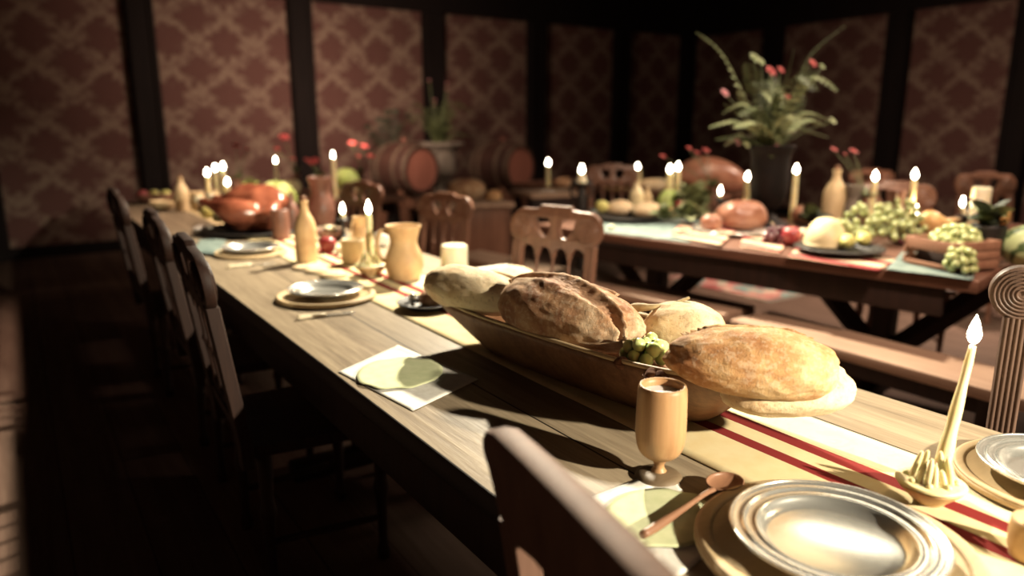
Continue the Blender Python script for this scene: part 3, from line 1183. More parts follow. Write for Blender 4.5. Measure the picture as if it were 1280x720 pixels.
def leaf_bm(L, W, curl=.3, n=7):
    bm = bmesh.new()
    rows = []
    for i in range(n + 1):
        t = i / n
        w = W / 2 * math.sin(PI * min(1, t * .96 + .04)) ** .8
        x = L * t
        z = curl * L * (t - t * t * 1.3)
        rows.append([bm.verts.new((x, -w, z + w * .3)), bm.verts.new((x, 0, z)), bm.verts.new((x, w, z + w * .3))])
    for a, b in zip(rows, rows[1:]):
        for j in range(2):
            bm.faces.new((a[j], b[j], b[j + 1], a[j + 1]))
    return bm


def leafy(loc, r, h, n, label, mats=('leaf', 'leaf_pale'), name='leafy_greens', cat='greens', group='heaps of greens', seed=1):
    t = thing(name, loc, label, cat, group)
    rnd = random.Random(seed)
    for i in range(n):
        a = rnd.uniform(0, 2 * PI)
        L = r * rnd.uniform(.55, 1.0)
        el = rnd.uniform(.05, 1.1)
        bm = leaf_bm(L, L * rnd.uniform(.5, .8), rnd.uniform(.1, .5))
        xf(bm, Matrix.Translation((0, 0, rnd.uniform(.01, h * .5))) @ Matrix.Rotation(a, 4, 'Z') @ Matrix.Rotation(-el, 4, 'Y') @ Matrix.Rotation(rnd.uniform(-.6, .6), 4, 'X'))
        for v in bm.verts:
            v.co.z = max(v.co.z, .003)
        link('leaf', bm, M[rnd.choice(mats)], t)
    return t


def frond_bm(pts, leaf, n=16, wfac=.28, droop=.3, one=False):
    """a fern frond: rachis along pts with leaflets each side"""
    q = smooth_prof([tuple(p) for p in pts], 6)
    q = [Vector(p) for p in q]
    bm = tube(q, [max(.004 * (1 - i / len(q)), .0012) for i in range(len(q))], 5)
    for i in range(n):
        t = .12 + .88 * i / n
        k = min(int(t * (len(q) - 1)), len(q) - 2)
        p = q[k]
        d = (q[k + 1] - q[k]).normalized()
        side = d.cross(Vector((0, 0, 1)))
        if side.length < .1:
            side = Vector((1, 0, 0))
        side.normalize()
        ll = leaf * math.sin(PI * min(1, .12 + t * .86)) ** .7
        for s in (-1, 1):
            e = p + side * s * ll + d * ll * .55 - Vector((0, 0, ll * droop))
            w = d * ll * wfac
            mid = (p + e) / 2 + Vector((0, 0, ll * .08))
            vs = [bm.verts.new(x) for x in (p, mid - w * .5, e, mid + w * .5)]
            bm.faces.new(vs)
    return bm


def flower_bm(r, petals=6):
    bm = blob(r * .35, r * .35, r * .3, 2)
    for i in range(petals):
        b = leaf_bm(r, r * .7, .5, 4)
        xf(b, Matrix.Rotation(2 * PI * i / petals, 4, 'Z') @ Matrix.Rotation(-.35, 4, 'Y'))
        me = bpy.data.meshes.new('t'); b.to_mesh(me); b.free(); bm.from_mesh(me); bpy.data.meshes.remove(me)
    return bm


def flower_vase(loc, label, spec, h=.12, r=.04, mat='clay_dark', leafn=6, group='vases of red flowers'):
    """spec: list of (dx,dy,z,r,mat) blossoms"""
    t = thing('flower_vase', loc, label, 'vase', group)
    link('vase_body', lathe(smooth_prof([(0, 0), (r * .6, 0), (r, h * .35), (r * .7, h * .7), (r * .5, h * .85), (r * .65, h), (r * .55, h), (r * .4, h * .85), (0, h * .8)], 4), 24), M[mat], t)
    for dx, dy, z, fr, fm in spec:
        link('flower_stem', tube([(0, 0, h * .82), (dx * .4, dy * .4, (h + z) * .5), (dx, dy, z - fr * .1)], .003, 6, smooth=3), M['leaf'], t)
        link('flower', xf(flower_bm(fr), Matrix.Translation((dx, dy, z)) @ Matrix.Rotation(.5, 4, 'X')), M[fm], t)
    rnd = random.Random(int(loc[1] * 100))
    for i in range(leafn):
        a = rnd.uniform(0, 2 * PI)
        bm = leaf_bm(.09, .045, .3)
        xf(bm, Matrix.Translation((0, 0, h * .95)) @ Matrix.Rotation(a, 4, 'Z') @ Matrix.Rotation(-rnd.uniform(.4, 1.2), 4, 'Y'))
        link('leaf', bm, M['leaf'], t)
    return t


def bowl(loc, r, h, label, mat='clay_dark', group='bowls', name='bowl'):
    t = thing(name, loc, label, 'bowl', group)
    bw_ = link('bowl_body', lathe(smooth_prof([(0, 0), (r * .45, 0), (r * .5, h * .06), (r * .8, h * .35), (r * .97, h * .8), (r, h), (r * .93, h), (r * .88, h * .8), (r * .7, h * .4), (0, h * .25)], 4), 36), M[mat], t)
    link('rim', lathe([(r * (.965 + .04 * math.cos(a)), h + r * .04 * math.sin(a)) for a in [2 * PI * i / 8 for i in range(8)]], 36, close=True), M[mat], bw_)
    return t


def candelabrum(loc, h, label, r=.035):
    """small black iron candle stand with a drip pan, ring handle and feet"""
    t = thing('iron_candlestick', loc, label, 'candlestick', 'black iron candlesticks')
    link('foot', lathe(smooth_prof([(0, 0), (r, 0), (r * 1.02, .006), (r * .5, .016), (r * .25, .03), (0, .03)], 3), 28), M['iron'], t)
    link('shaft', lathe(smooth_prof([(0, .03), (r * .22, .031), (r * .3, h * .3), (r * .2, h * .5), (r * .32, h * .72), (r * .2, h * .84), (0, h * .86)], 3), 20), M['iron'], t)
    link('drip_pan', lathe([(0, h * .86), (r * .7, h * .88), (r * .95, h * .93), (r * .9, h * .94), (r * .5, h * .9), (r * .4, h * .9), (r * .4, h), (0, h)], 28), M['iron'], t)
    for k_ in range(3):
        a = 2 * PI * k_ / 3
        link('scroll_arm', tube([(r * .25 * math.cos(a), r * .25 * math.sin(a), h * .3), (r * 1.0 * math.cos(a), r * 1.0 * math.sin(a), h * .38), (r * 1.1 * math.cos(a), r * 1.1 * math.sin(a), h * .6), (r * .7 * math.cos(a), r * .7 * math.sin(a), h * .7)], r * .09, 8, smooth=4), M['iron'], t)
    return t


def V(p, z=None):
    return Vector((p[0], p[1], p[2] if z is None else z))


# ------------------------------------------------------------------ foreground table: runner, trough, bread
RUN_X0, RUN_X1 = .965, 1.315
RZ0 = TZ + .0035
bm = bmesh.new()
NX, NY = 14, 160
g = []
for i in range(NX + 1):
    row = []
    for j in range(NY + 1):
        x = (RUN_X1 - RUN_X0) * i / NX
        y = -.4 + 6.6 * j / NY
        w = .0012 + .0010 * noise.noise(Vector((x * 9, y * 5, 0)))
        row.append(bm.verts.new((x, y, w)))
    g.append(row)
for i in range(NX):
    for j in range(NY):
        bm.faces.new((g[i][j], g[i + 1][j], g[i + 1][j + 1], g[i][j + 1]))
run = link('table_runner', bm, M['runner'])
run.location = (RUN_X0, 0, TZ + .0006)
sm = run.modifiers.new('s', 'SOLIDIFY'); sm.thickness = .0015; sm.offset = 1
set_props(run, 'cream table runner with two red stripes down the foreground table', 'table runner')

TR_C = Vector((1.092, 1.29, RZ0 + .001))
TR_A = math.atan2(.93, -.10)   # long axis direction


def trough():
    t = thing('dough_trough', TR_C, 'long carved wooden trough heaped with bread on the foreground table', 'trough', None, TR_A)
    bm = bmesh.new()
    seg = 96

    def ring(a, b, z, n, lift):
        vs = []
        for i in range(seg):
            th = 2 * PI * i / seg
            c, s = math.cos(th), math.sin(th)
            x = a * math.copysign(abs(c) ** (2 / n), c)
            y = b * math.copysign(abs(s) ** (2 / n), s)
            vs.append(bm.verts.new((x, y, z + lift * (abs(x) / a) ** 3)))
        return vs
    outer = [ring(.33, .075, 0, 3.2, 0), ring(.36, .092, .006, 3.2, 0), ring(.395, .12, .035, 3.2, .004), ring(.455, .147, .08, 4, .012), ring(.51, .161, .112, 5, .026), ring(.535, .166, .126, 5.5, .036)]
    inner = [ring(.526, .158, .128, 5.5, .036), ring(.465, .148, .108, 4.5, .016), ring(.43, .13, .07, 3.2, .006), ring(.37, .10, .032, 3.2, 0), ring(.24, .05, .018, 3.2, 0)]
    seq = outer + inner
    for a, b in zip(seq, seq[1:]):
        for i in range(seg):
            j = (i + 1) % seg
            bm.faces.new((a[i], a[j], b[j], b[i]))
    bm.faces.new(outer[0][::-1])
    bm.faces.new(inner[-1])
    link('bowl', bm, M['trough'], t)
    # rim in the paler board wood
    bm = bmesh.new()
    pts = []
    for i in range(seg):
        th = 2 * PI * i / seg
        c, s = math.cos(th), math.sin(th)
        x = .53 * math.copysign(abs(c) ** (2 / 5.5), c)
        y = .162 * math.copysign(abs(s) ** (2 / 5.5), s)
        pts.append((x, y, .130 + .036 * (abs(x) / .53) ** 3))
    link('rim', tube(pts + [pts[0]], .0052, 8, cap=False), M['board'], t)
    return t


trough()
ZB = TR_C.z + .10     # rough height of loaf bellies
loaf(at(538, 350, .94), at(652, 376, .94), .13, .12, 'smooth pale loaf at the far left end of the trough', 'crust_pale', 5, base=.892, seed=3, group='loaves in the trough', roll=.1)
loaf(at(632, 374, .935), at(806, 416, .935), .17, .165, 'big scored crusty loaf in the middle of the trough', 'crust_red', 7, cuts=[(-.9, .9, .05, -.5, .24), (-.85, .55, .55, .32, .15)], base=.868, seed=5, group='loaves in the trough', power=2.1, taper=.13)
loaf(at(806, 400, .925), at(908, 412, .925), .13, .115, 'small round pale loaf behind the green grapes', 'crust_pale', 5, base=.872, seed=7, group='loaves in the trough')
loaf(at(830, 446, .948), at(1046, 466, .94), .145, .122, 'large golden loaf overhanging the near end of the trough', 'crust', 6, cuts=[(-.8, .75, .1, .4, .07)], base=.899, seed=9, group='loaves in the trough', power=2.3, taper=-.12)
loaf(at(905, 490, .89), at(1060, 480, .89), .15, .105, 'pale bottom loaf squashed beneath the large golden one', 'crust_pale', 5, base=.85, seed=11, group='loaves in the trough', power=2.4)
p = at(806, 440, .90)
bun(Vector((p.x + .055, p.y + .02, TR_C.z + .028)), .055, .098, 'dark crusty roll under the green grapes in the trough', 'crust_red', 'loaves in the trough', 4)
grapes((p.x, p.y, TR_C.z + .112), 19, (.045, .038, .045), .0145, 'small bunch of green grapes tucked between loaves in the trough', 'grape_near', stem=False)
for i, (px, lb) in enumerate((((778, 440), 'brown walnut below the scored loaf, left of the green grapes'), ((815, 455), 'brown walnut in front of the green grapes'), ((828, 458), 'paler walnut against the large golden loaf'), ((655, 400), 'dark walnut between the two leftmost loaves'), ((875, 428), 'dark walnut behind the large golden loaf'))):
    p = at(*px, .915)
    t = thing('walnut', (p.x, p.y, .878), lb, 'nut', 'walnuts in the trough', i * .7)
    link('shell', blob(.017, .014, .014, 3, .3, 60, i), M['nut'], t)
    link('seam', lathe([(.0165, -.001), (.018, 0), (.0165, .001), (.015, 0)], 24, close=True, off=(0, 0, .014)), M['nut'], t)
a_, b_, c_ = at(772, 392, .93), at(815, 384, .96), at(862, 372, .985)
o = link('vine_stick', tube([a_, (a_ + b_) / 2 + Vector((0, 0, .006)), b_, (b_ + c_) / 2 - Vector((0, 0, .004)), c_], [.008, .011, .007, .004, .003], 10, smooth=5), M['stick'])
set_props(o, 'dry twisting vine stick poking out behind the scored loaf', 'stick')
# small bun and white cloth behind the trough
p = at(636, 352, TZ)
cloth('napkin', [at(590, 338, TZ), at(640, 332, TZ), at(690, 356, TZ), at(630, 366, TZ)], TZ + .004, 'napkin', 'white napkin under the bun behind the trough', 'napkin', .004)
bun((at(634, 362, TZ).x, at(634, 362, TZ).y, TZ + .012), m_of(36, p), .075, 'floury round bun on a white napkin behind the trough', sub=4)

# goblet
p = at(823, 597, TZ)
gp = Vector((p.x, p.y, TZ + .001))
GH = height_to(gp, 482)
t = thing('wooden_goblet', gp, 'turned wooden goblet of white drink in front of the trough', 'goblet')
r = .036
link('foot', lathe(smooth_prof([(0, 0), (.038, 0), (.039, .004), (.032, .009), (.013, .013), (.0, .014)], 3), 40), M['goblet_foot'], t)
link('stem', lathe(smooth_prof([(0, .011), (.0135, .0115), (.0095, .019), (.0095, .027), (.014, .036), (0, .037)], 3), 24), M['goblet'], t)
h0 = .034
prof = smooth_prof([(0, h0), (.015, h0 + .001), (.034, h0 + .014), (.0415, h0 + .036), (.043, h0 + .06), (.0415, GH - .012), (.039, GH)], 5)
link('bowl', lathe(prof + [(.035, GH), (.036, GH - .01), (.0365, GH - .04), (0, GH - .05)], 48), M['goblet'], t)
link('rim', lathe([(.037 + .0025 * math.cos(a), GH + .002 * math.sin(a)) for a in [2 * PI * i / 8 for i in range(8)]], 48, close=True), M['goblet'], t)
d_ = link('drink', lathe([(0, GH - .013), (.0358, GH - .013)], 32), M['milk'], t)
d_['label'] = 'milky white drink'

# near place settings
c1 = Vector((.895, .513, TZ))
cloth('napkin', [at(715, 632, TZ), at(838, 585, TZ), at(890, 690, TZ), at(790, 770, TZ)], TZ + .001, 'napkin', 'white linen napkin lying beneath the pale green one, near foreground', 'napkin', .002, .0012, 'napkins')
gc = at(828, 650, TZ)
t = thing('green_napkin', (gc.x, gc.y, TZ + .0062), 'pale green scalloped cloth on white napkin under the wooden spoon', 'napkin', 'napkins')
bm = bmesh.new()
nseg, nr = 72, 10
rings = []
cc = bm.verts.new((0, 0, .001))
for k_ in range(1, nr + 1):
    rr = .083 * k_ / nr
    rings.append([bm.verts.new((rr * (1 + .05 * (k_ / nr) ** 4 * math.sin(9 * 2 * PI * i / nseg)) * math.cos(2 * PI * i / nseg) * 1.12, rr * math.sin(2 * PI * i / nseg), .001 + .0012 * noise.noise(Vector((rr * 20 * math.cos(2 * PI * i / nseg), rr * 20 * math.sin(2 * PI * i / nseg), 1))) + .0006)) for i in range(nseg)])
for i in range(nseg):
    bm.faces.new((cc, rings[0][i], rings[0][(i + 1) % nseg]))
for a, b in zip(rings, rings[1:]):
    for i in range(nseg):
        j = (i + 1) % nseg
        bm.faces.new((a[i], b[i], b[j], a[j]))
o = link('cloth', bm, M['napkin_green'], t)
s = o.modifiers.new('s', 'SOLIDIFY'); s.thickness = .0012
charger(V(c1, TZ + .006), .192, 'wooden charger under the nearest pewter plate, bottom of the picture')
plate(V(c1, TZ + .0215), .142, 'shiny pewter plate nearest the viewer, cut by the bottom edge')
c2 = Vector((1.405, .415, TZ))
charger(V(c2, TZ + .001), .165, 'wooden charger at the right edge beside the leaning candle')
plate(V(c2, TZ + .0165), .128, 'pewter plate at the right edge below the ringed chair post')
cloth('napkin', [(.602, 1.66), (.642, 1.33), (.86, 1.42), (.82, 1.78)], TZ + .001, 'napkin', 'white napkin on the left table edge beside the trough shadow', 'napkin', .0015, .001, 'napkins')
t2_ = copy_tree(t)
t2_.location = (.722, 1.56, TZ + .0062)
t2_.rotation_euler = (0, 0, .9)
t2_.scale = (1.25, 1.25, 1)
t2_['label'] = 'pale green scalloped cloth on the napkin beside the trough shadow'
# spoon
s0, s1 = at(803, 682, TZ), at(905, 618, TZ)
d = s1 - s0
L = d.length
t = thing('wooden_spoon', (s0.x, s0.y, TZ + .0105), 'dark wooden spoon lying across the pale green napkin', 'spoon', None, math.atan2(d.y, d.x))
link('handle', tube([(0, 0, .007), (L * .18, 0, .007), (L * .45, 0, .009), (L * .72, 0, .012), (L * .84, 0, .010)], [.0065, .0075, .005, .0045, .006], 12, smooth=4), M['spoonwood'], t)
bm = bmesh.new()
N = 24
rings = []
for k_ in range(0, 7):
    el = PI / 2 * k_ / 6
    rings.append([bm.verts.new((L * 1.0 + .036 * math.cos(el) * math.cos(2 * PI * i / N),   .029 * math.cos(el) * math.sin(2 * PI * i / N), .014 - .0125 * math.sin(el))) for i in range(N)] if k_ < 6 else [bm.verts.new((L, 0, .0015))])
for a, b in zip(rings, rings[1:]):
    for i in range(N):
        j = (i + 1) % N
        if len(b) == 1:
            bm.faces.new((a[i], a[j], b[0]))
        else:
            bm.faces.new((a[i], a[j], b[j], b[i]))
o = link('spoon_bowl', bm, M['spoonwood'], t)
s = o.modifiers.new('s', 'SOLIDIFY'); s.thickness = .002

# leaning candle in wax dish
p = at(1160, 628, TZ)
hp = Vector((p.x, p.y, TZ + .0035))
HS = m_of(38, p) / .05
wax_holder(hp, HS, 'wax covered clay dish holding the leaning candle on the right')
zc0 = hp.z + .04 * HS
bt = Vector((hp.x, hp.y, 0))
cb = Vector((at(1178, 580, zc0).x, at(1178, 580, zc0).y, zc0 + .001))
ztop = hp.z + height_to(hp, 432)
tp_ = at(1217, 432, cb.z + .185)
# top of the candle above: choose it in the plane facing the camera through its foot
dd = ray(1216, 432)
tt_ = ((cb - CAM).dot(FW)) / dd.dot(FW)
ctop = CAM + dd * tt_
candle(cb, ctop, .0125, .0055, 'tall yellow candle leaning right in the nearest wax dish', lumpy=True, fl=(.052, .0105), light=1.2)
# clay cup cut by the right edge
p = at(1292, 700, TZ)
mug((p.x, p.y, TZ + .004), .055, .035, 'ochre clay cup cut off at the lower right edge', 'clay')

# ------------------------------------------------------------------ middle of the foreground table
p = on_table(408, 373, .05)
charger(V(p, TZ + .001), .172, 'wooden charger in mid table left of the middle candle')
plate(V(p, TZ + .0165), .128, 'pewter plate in mid table left of the middle candle')
p = on_table(314, 318, .05)
charger(V(p, TZ + .001), .163, 'wooden charger farther up the table below the roast turkey')
plate(V(p, TZ + .0165), .128, 'pewter plate farther up the table below the roast turkey')
knife(on_table(372, 400, .05), on_table(445, 392, .05), TZ + .001, 'bone handled knife in front of the mid table plate')
knife(on_table(284, 336, .05), on_table(345, 330, .05), TZ + .001, 'bone handled knife in front of the farther plate')
p = on_table(506, 349, .05)
jug(V(p, TZ + .003), height_to(V(p, TZ), 283), m_of(24, p), 'ochre clay jug with flared neck behind the trough', 'clay', handle=R(150))
p = on_table(442, 330, .05)
mug(V(p, TZ + .003), height_to(V(p, TZ), 300), m_of(15, p), 'pale clay cup left of the middle candle', 'clay_pale')
p = on_table(384, 328, .05)
bottle(V(p, TZ + .001), height_to(V(p, TZ), 245), m_of(13.5, p), 'tall ochre clay bottle beyond the mid table plate', 'clay')
p = on_table(464, 345, .05)
HS2 = m_of(20, p) / .05
wax_holder(V(p, TZ + .003), HS2, 'wax covered dish under the upright middle candle')
b0 = V(p, TZ + .0035 + .04 * HS2)
candle(b0, b0 + Vector((0, 0, height_to(b0, 268))), .018, .011, 'upright yellow candle in mid table between cup and jug', lumpy=True)
p = on_table(568, 333, .05)
b0 = V(p, TZ + .001)
t = thing('pillar_candle', b0, 'short thick unlit ivory candle behind the trough tip', 'candle')
hh = height_to(b0, 306)
link('wax_body', lathe([(0, 0), (m_of(16, p), 0), (m_of(17, p), .004), (m_of(16, p), hh * .95), (m_of(15, p), hh), (m_of(10, p), hh * .97), (0, hh * .96)], 32), M['wax_white'], t)
link('wick', tube([(0, 0, hh * .96), (0, 0, hh * 1.05)], .0015, 6), M['wick'], t)
p = on_table(430, 300, .05)
b0 = V(p, TZ + .003)
hc = height_to(b0, 272)
candelabrum(b0, hc, 'black iron candlestick behind the pale clay cup', .04)
candle(b0 + Vector((0, 0, hc + .001)), b0 + Vector((0, 0, hc + .02)), .012, .011, 'candle stub burning on the black iron candlestick', 'lit candles')
p = on_table(452, 312, .05)
jug(V(p, TZ + .003), height_to(V(p, TZ), 272), m_of(11, p), 'small ochre jug with curled handle behind the middle candle', 'clay', handle=R(200))
# dark platter with roll and salt cellar left of trough
p = on_table(533, 386, .05)
plate(V(p, TZ + .003), m_of(36, p), 'black platter of bread pieces left of the trough tip', 'iron', 'serving platters')
bun(V(on_table(540, 384, .05), TZ + .012), .045, .05, 'reddish crusty roll on the black platter by the trough', 'crust_red')
p = on_table(516, 386, .05)
t = thing('salt_cellar', V(p, TZ + .012), 'tiny silver salt cellar on the black platter', 'salt cellar')
link('cup', lathe(smooth_prof([(0, 0), (.011, 0), (.006, .008), (.013, .018), (.014, .028), (.011, .029), (0, .02)], 3), 24), M['pewter'], t)
link('lid', blob(.011, .011, .008, 2), M['pewter'], t, loc=(0, 0, .026))
# bread slices by the plate
for i, (px, lb) in enumerate((((382, 337), 'cream bread slice nearest the clay bottle foot'), ((398, 341), 'cream bread slice between bottle and mid table plate'), ((418, 347), 'cream bread slice nearest the wax dish of the middle candle'))):
    p = on_table(*px)
    loaf(p - RT * .055, p + RT * .055, .07, .022, lb, 'crust_pale', 3, base=TZ + .001 if i < 2 else TZ + .004, seed=i, group='bread slices on mid table', name='bread_slice')
# white crumpled napkin behind the candle and little flowers
p = on_table(478, 308, .05)
apple(V(p, TZ + .003), m_of(10, p), 'white onion between the middle candle and jug', 'napkin', name='onion', cat='onion')
p = on_table(410, 316, .05)
apple(V(p, TZ + .001), m_of(11, p), 'red tomato behind the clay bottle on the right', 'apple_red', name='tomato', cat='fruit')
p = on_table(425, 318, .05)
apple(V(p, TZ + .003), m_of(5, p), 'small pale radish beside the red tomato', 'wax_white', name='radish', cat='vegetable')
p = on_table(412, 300, .05)
bowl(V(p, TZ + .001), m_of(17, p), .05, 'brown bowl with a pale onion behind the clay bottle')
apple(V(p, TZ + .0145), m_of(8, p), 'pale onion inside the brown bowl behind the bottle', 'wax_white', name='onion', cat='onion')
# roast turkey on black platter
p = on_table(318, 291, .05)
plate(V(p, TZ + .002), m_of(62, p), 'broad black platter beneath the roast turkey', 'iron', 'serving platters')
roast_bird(V(on_table(322, 288, .05), TZ + .012), m_of(98, p) / .32, 'glossy roast turkey on the black platter, far up the table', R(150))
for px, rr, lb in (((262, 279), 8, 'lemon at the left rim of the turkey platter'), ((275, 284), 7, 'lemon lying left below the turkey'), ((286, 284), 7.5, 'lemon nearest the turkey breast')):
    p = on_table(*px)
    lemon(V(p, TZ + .028), m_of(rr, p), lb, .4)
p = on_table(254, 290, .05)
bun(V(p, TZ + .001), m_of(13, p), .035, 'tiny floury white roll left of the lemons', 'napkin')
p = on_table(263, 318, .05)
cloth('napkin', [on_table(240, 318, .05), on_table(250, 303, .05), on_table(283, 303, .05), on_table(276, 322, .05)], TZ + .001, 'teal', 'faded green folded napkin left of the farther plate', 'napkin', .02, .002, 'napkins')
# turkey neighbours
p = on_table(345, 262, .05)
p = Vector((1.45, 5.0, TZ))
cabbage(V(p, TZ + .001), .125, 'bright green cabbage standing behind the roast turkey')
p = on_table(433, 262, .05)
p = on_table(434, 250, .12)
bowl(V(p, TZ + .001), .11, .08, 'pale clay bowl holding a cabbage near the barrels', 'clay_pale')
cabbage(V(p, TZ + .055), .105, 'bright green cabbage beside the tall candle, near the barrels')
p = on_table(403, 280, .05)
jug(V(p, TZ + .001), height_to(V(p, TZ), 222), m_of(17, p), 'tall dark brown jug behind the clay bottle', 'clay_dark', handle=R(30))
p = on_table(366, 290, .05)
bottle(V(p, TZ + .001), height_to(V(p, TZ), 240), m_of(9, p), 'slim dark reddish bottle right of the turkey', 'clay_dark')
p = on_table(352, 300, .05)
mug(V(p, TZ + .001), height_to(V(p, TZ), 262), m_of(11, p), 'brown clay beaker in front of the turkey drumsticks', 'clay_dark')
p = on_table(366, 255, .05)
apple(V(p, TZ + .001), m_of(11, p), 'cream gourd behind the slim dark bottle', 'cheese', name='gourd', cat='gourd')
p = on_table(330, 252, .05)
leafy(V(on_table(312, 250, .05), TZ + .001), m_of(22, p), .2, 12, 'spiky pale green leaves behind the turkey, left of the cabbage', ('cabbage', 'leaf_pale'))
p = on_table(419, 262, .05)
b0 = V(on_table(419, 258, .05), TZ + .001)
candle(b0, b0 + Vector((0, 0, height_to(b0, 198))), .021, .018, 'tall pale candle left of the cabbage near the barrels', wax='wax')
p = on_table(345, 250, .05)
b0 = V(on_table(347, 242, .05), TZ + .001)
candle(b0, b0 + Vector((0, 0, height_to(b0, 204))), .016, .014, 'candle whose flame shows above the cabbage behind the turkey')
# far left cluster
p = on_table(229, 264, .05)
bottle(V(p, TZ + .001), height_to(V(p, TZ), 219), m_of(9, p), 'pale clay bottle far up the table in front of the dark post', 'clay_pale')
p = on_table(248, 263, .05)
mug(V(p, TZ + .001), height_to(V(p, TZ), 240), m_of(8.5, p), 'pale clay cup right of the far pale bottle', 'clay_pale')
p = on_table(257, 266, .05)
apple(V(p, TZ + .001), m_of(7, p), 'small brown fig in front of the far clay cup', 'nut', name='fig')
p = on_table(270, 264, .05)
bottle(V(p, TZ + .001), height_to(V(p, TZ), 236), m_of(12, p), 'squat yellow gourd bottle beneath the far candle trio', 'cheese')
for (u, vb, vt, lb) in ((262, 252, 220, 'leftmost candle of the far trio behind the yellow gourd bottle'), (272, 244, 214, 'middle candle of the far trio behind the yellow gourd bottle'), (282, 240, 212, 'rightmost candle of the far trio behind the yellow gourd bottle'), (286, 252, 232, 'low candle just left of the turkey, below the far trio')):
    b0 = V(on_table(u, vb), TZ + .001)
    candle(b0, b0 + Vector((0, 0, height_to(b0, vt))), .018, .016, lb, fl=(.06, .016))
b0 = V(on_table(205, 262, .05), TZ + .001)
bowl(b0, m_of(16, b0), .06, 'pale bowl at the far left table corner', 'clay_pale')
b0 = V(on_table(194, 254, .05), TZ + .001)
bowl(b0, m_of(22, b0), .07, 'dark red bowl of fruit at the far left table corner', 'clay_dark')
for i, (dx, m_, lb) in enumerate(((-.09, 'apple_red', 'red apple in the dark red bowl, leftmost'), (.0, 'apple_yellow', 'yellow apple in the dark red bowl, middle'), (.09, 'apple_yellow', 'greenish apple in the dark red bowl, rightmost'))):
    apple(b0 + RT * dx + Vector((0, 0, .035)), .036, lb, m_)
p = on_table(305, 262, .05)
# flower vases
for (u, vb, fl, lb) in ((300, 243, [(295, 183, 6), (310, 187, 4)], 'vase of red blossoms far up the table, above the turkey'),
                        (372, 240, [(355, 173, 8), (346, 187, 5), (366, 200, 5)], 'vase with a tall crimson blossom behind the cabbage'),
                        (402, 248, [(390, 204, 8), (394, 201, 6), (383, 200, 4)], 'vase with wide red blossoms in front of the dark post'),
                        (452, 240, [(440, 180, 6), (455, 184, 6), (463, 196, 6), (448, 196, 4)], 'vase of pinkish blossoms left of the first barrel')):
    b0 = V(on_table(u, vb), TZ + .001)
    spec = []
    dep = (b0 - CAM).dot(FW)
    for (fu, fv, fr) in fl:
        q = CAM + ray(fu, fv) * (dep / FPX)
        spec.append((q.x - b0.x, q.y - b0.y, q.z - b0.z, fr * dep / FPX, 'rose' if fv < 202 else 'rose'))
    flower_vase(b0, lb, spec, h=.16, r=.05)

# ------------------------------------------------------------------ things on the laden table
T2 = TZ + .001


def on(u, v):
    return V(on_table(u, v), T2)


cloth('table_cloth', [at(756, 291, TZ), at(735, 262, TZ), at(900, 268, TZ), at(862, 304, TZ)], TZ, 'teal', 'faded teal cloth under the fruit plate on the laden table', 'cloth', .006, .002, 'teal cloths on the laden table')
cloth('table_cloth', [at(1108, 338, TZ), at(1132, 312, TZ), at(1225, 322, TZ), at(1216, 352, TZ)], TZ, 'teal', 'faded teal cloth under the grape crate', 'cloth', .006, .002, 'teal cloths on the laden table')
o = cloth('striped_towel', [at(838, 297, TZ), at(852, 280, TZ), at(920, 292, TZ), at(900, 310, TZ)], TZ + .009, 'stripe', 'red striped towel with cutlery left of the apple', 'towel', .008, .002, 'red striped towels')
o = cloth('striped_towel', [at(925, 310, TZ), at(930, 294, TZ), at(985, 302, TZ), at(975, 318, TZ)], TZ + .001, 'stripe', 'red striped towel folded below the roast platter', 'towel', .014, .002, 'red striped towels')
o = cloth('striped_towel', [at(985, 322, TZ), at(1000, 306, TZ), at(1122, 326, TZ), at(1098, 340, TZ)], TZ + .001, 'stripe', 'red striped towel under the cheese plate', 'towel', .006, .002, 'red striped towels')
knife(at(845, 296, TZ), at(880, 290, TZ), TZ + .021, 'knife on the red striped towel left of the roast platter')
# fruit plate
p = on(785, 276)
plate(p + Vector((0, 0, .009)), m_of(42, p), 'dark platter of rolls at the far end of the laden table', 'iron', 'serving platters')
for u, v, rr, m_, lb in ((774, 271, 18, 'crust_pale', 'white floury roll at the left of the far platter'), (808, 274, 20, 'crust_pale', 'larger white roll at the right of the far platter')):
    q = on(u, v)
    bun(q + Vector((0, 0, .02)), m_of(rr, q), .09, lb, m_)
q = on(752, 272)
apple(q + Vector((0, 0, .034)), m_of(8, q), 'yellow green pear at the left of the far platter', 'apple_yellow', name='pear')
q = on(764, 288)
apple(q, m_of(4, q), 'tiny garlic bulb on the teal cloth edge', 'wax_white', name='garlic_bulb', cat='garlic')
q = on(772, 250)
bowl(q, m_of(17, q), height_to(q, 236), 'brown bowl with pale rim behind the white rolls', 'clay')
q = on(795, 262)
bottle(q, height_to(q, 224), m_of(9, q), 'pale clay bottle behind the white rolls, left of the pale cabbage', 'cheese')
q = on(808, 262)
bottle(q, height_to(q, 232), m_of(7, q), 'second pale clay bottle, touching the pale cabbage side', 'clay_pale')
q = on(838, 268)
cabbage(q, m_of(17, q), 'pale green cabbage on the laden table below two flames', 'cabbage')
for (u, v, r_, h_, n_, sd, lb) in ((866, 270, 36, .2, 60, 3, 'heap of leafy greens right of the pale cabbage'), (862, 283, 30, .12, 40, 5, 'lettuce leaves in front of the pale cabbage'), (830, 279, 22, .08, 24, 6, 'pale lettuce at the front left of the greens heap'), (1014, 284, 26, .08, 26, 8, 'dark leaves between the urn foot and the large pale bottle')):
    q = on(u, v)
    leafy(q + Vector((0, 0, .011)), m_of(r_, q), h_, n_, lb, ('leaf_dark', 'leaf', 'leaf_dark') if sd == 8 else ('leaf', 'leaf_pale', 'leaf_pale'), seed=sd)
q = on(850, 274)
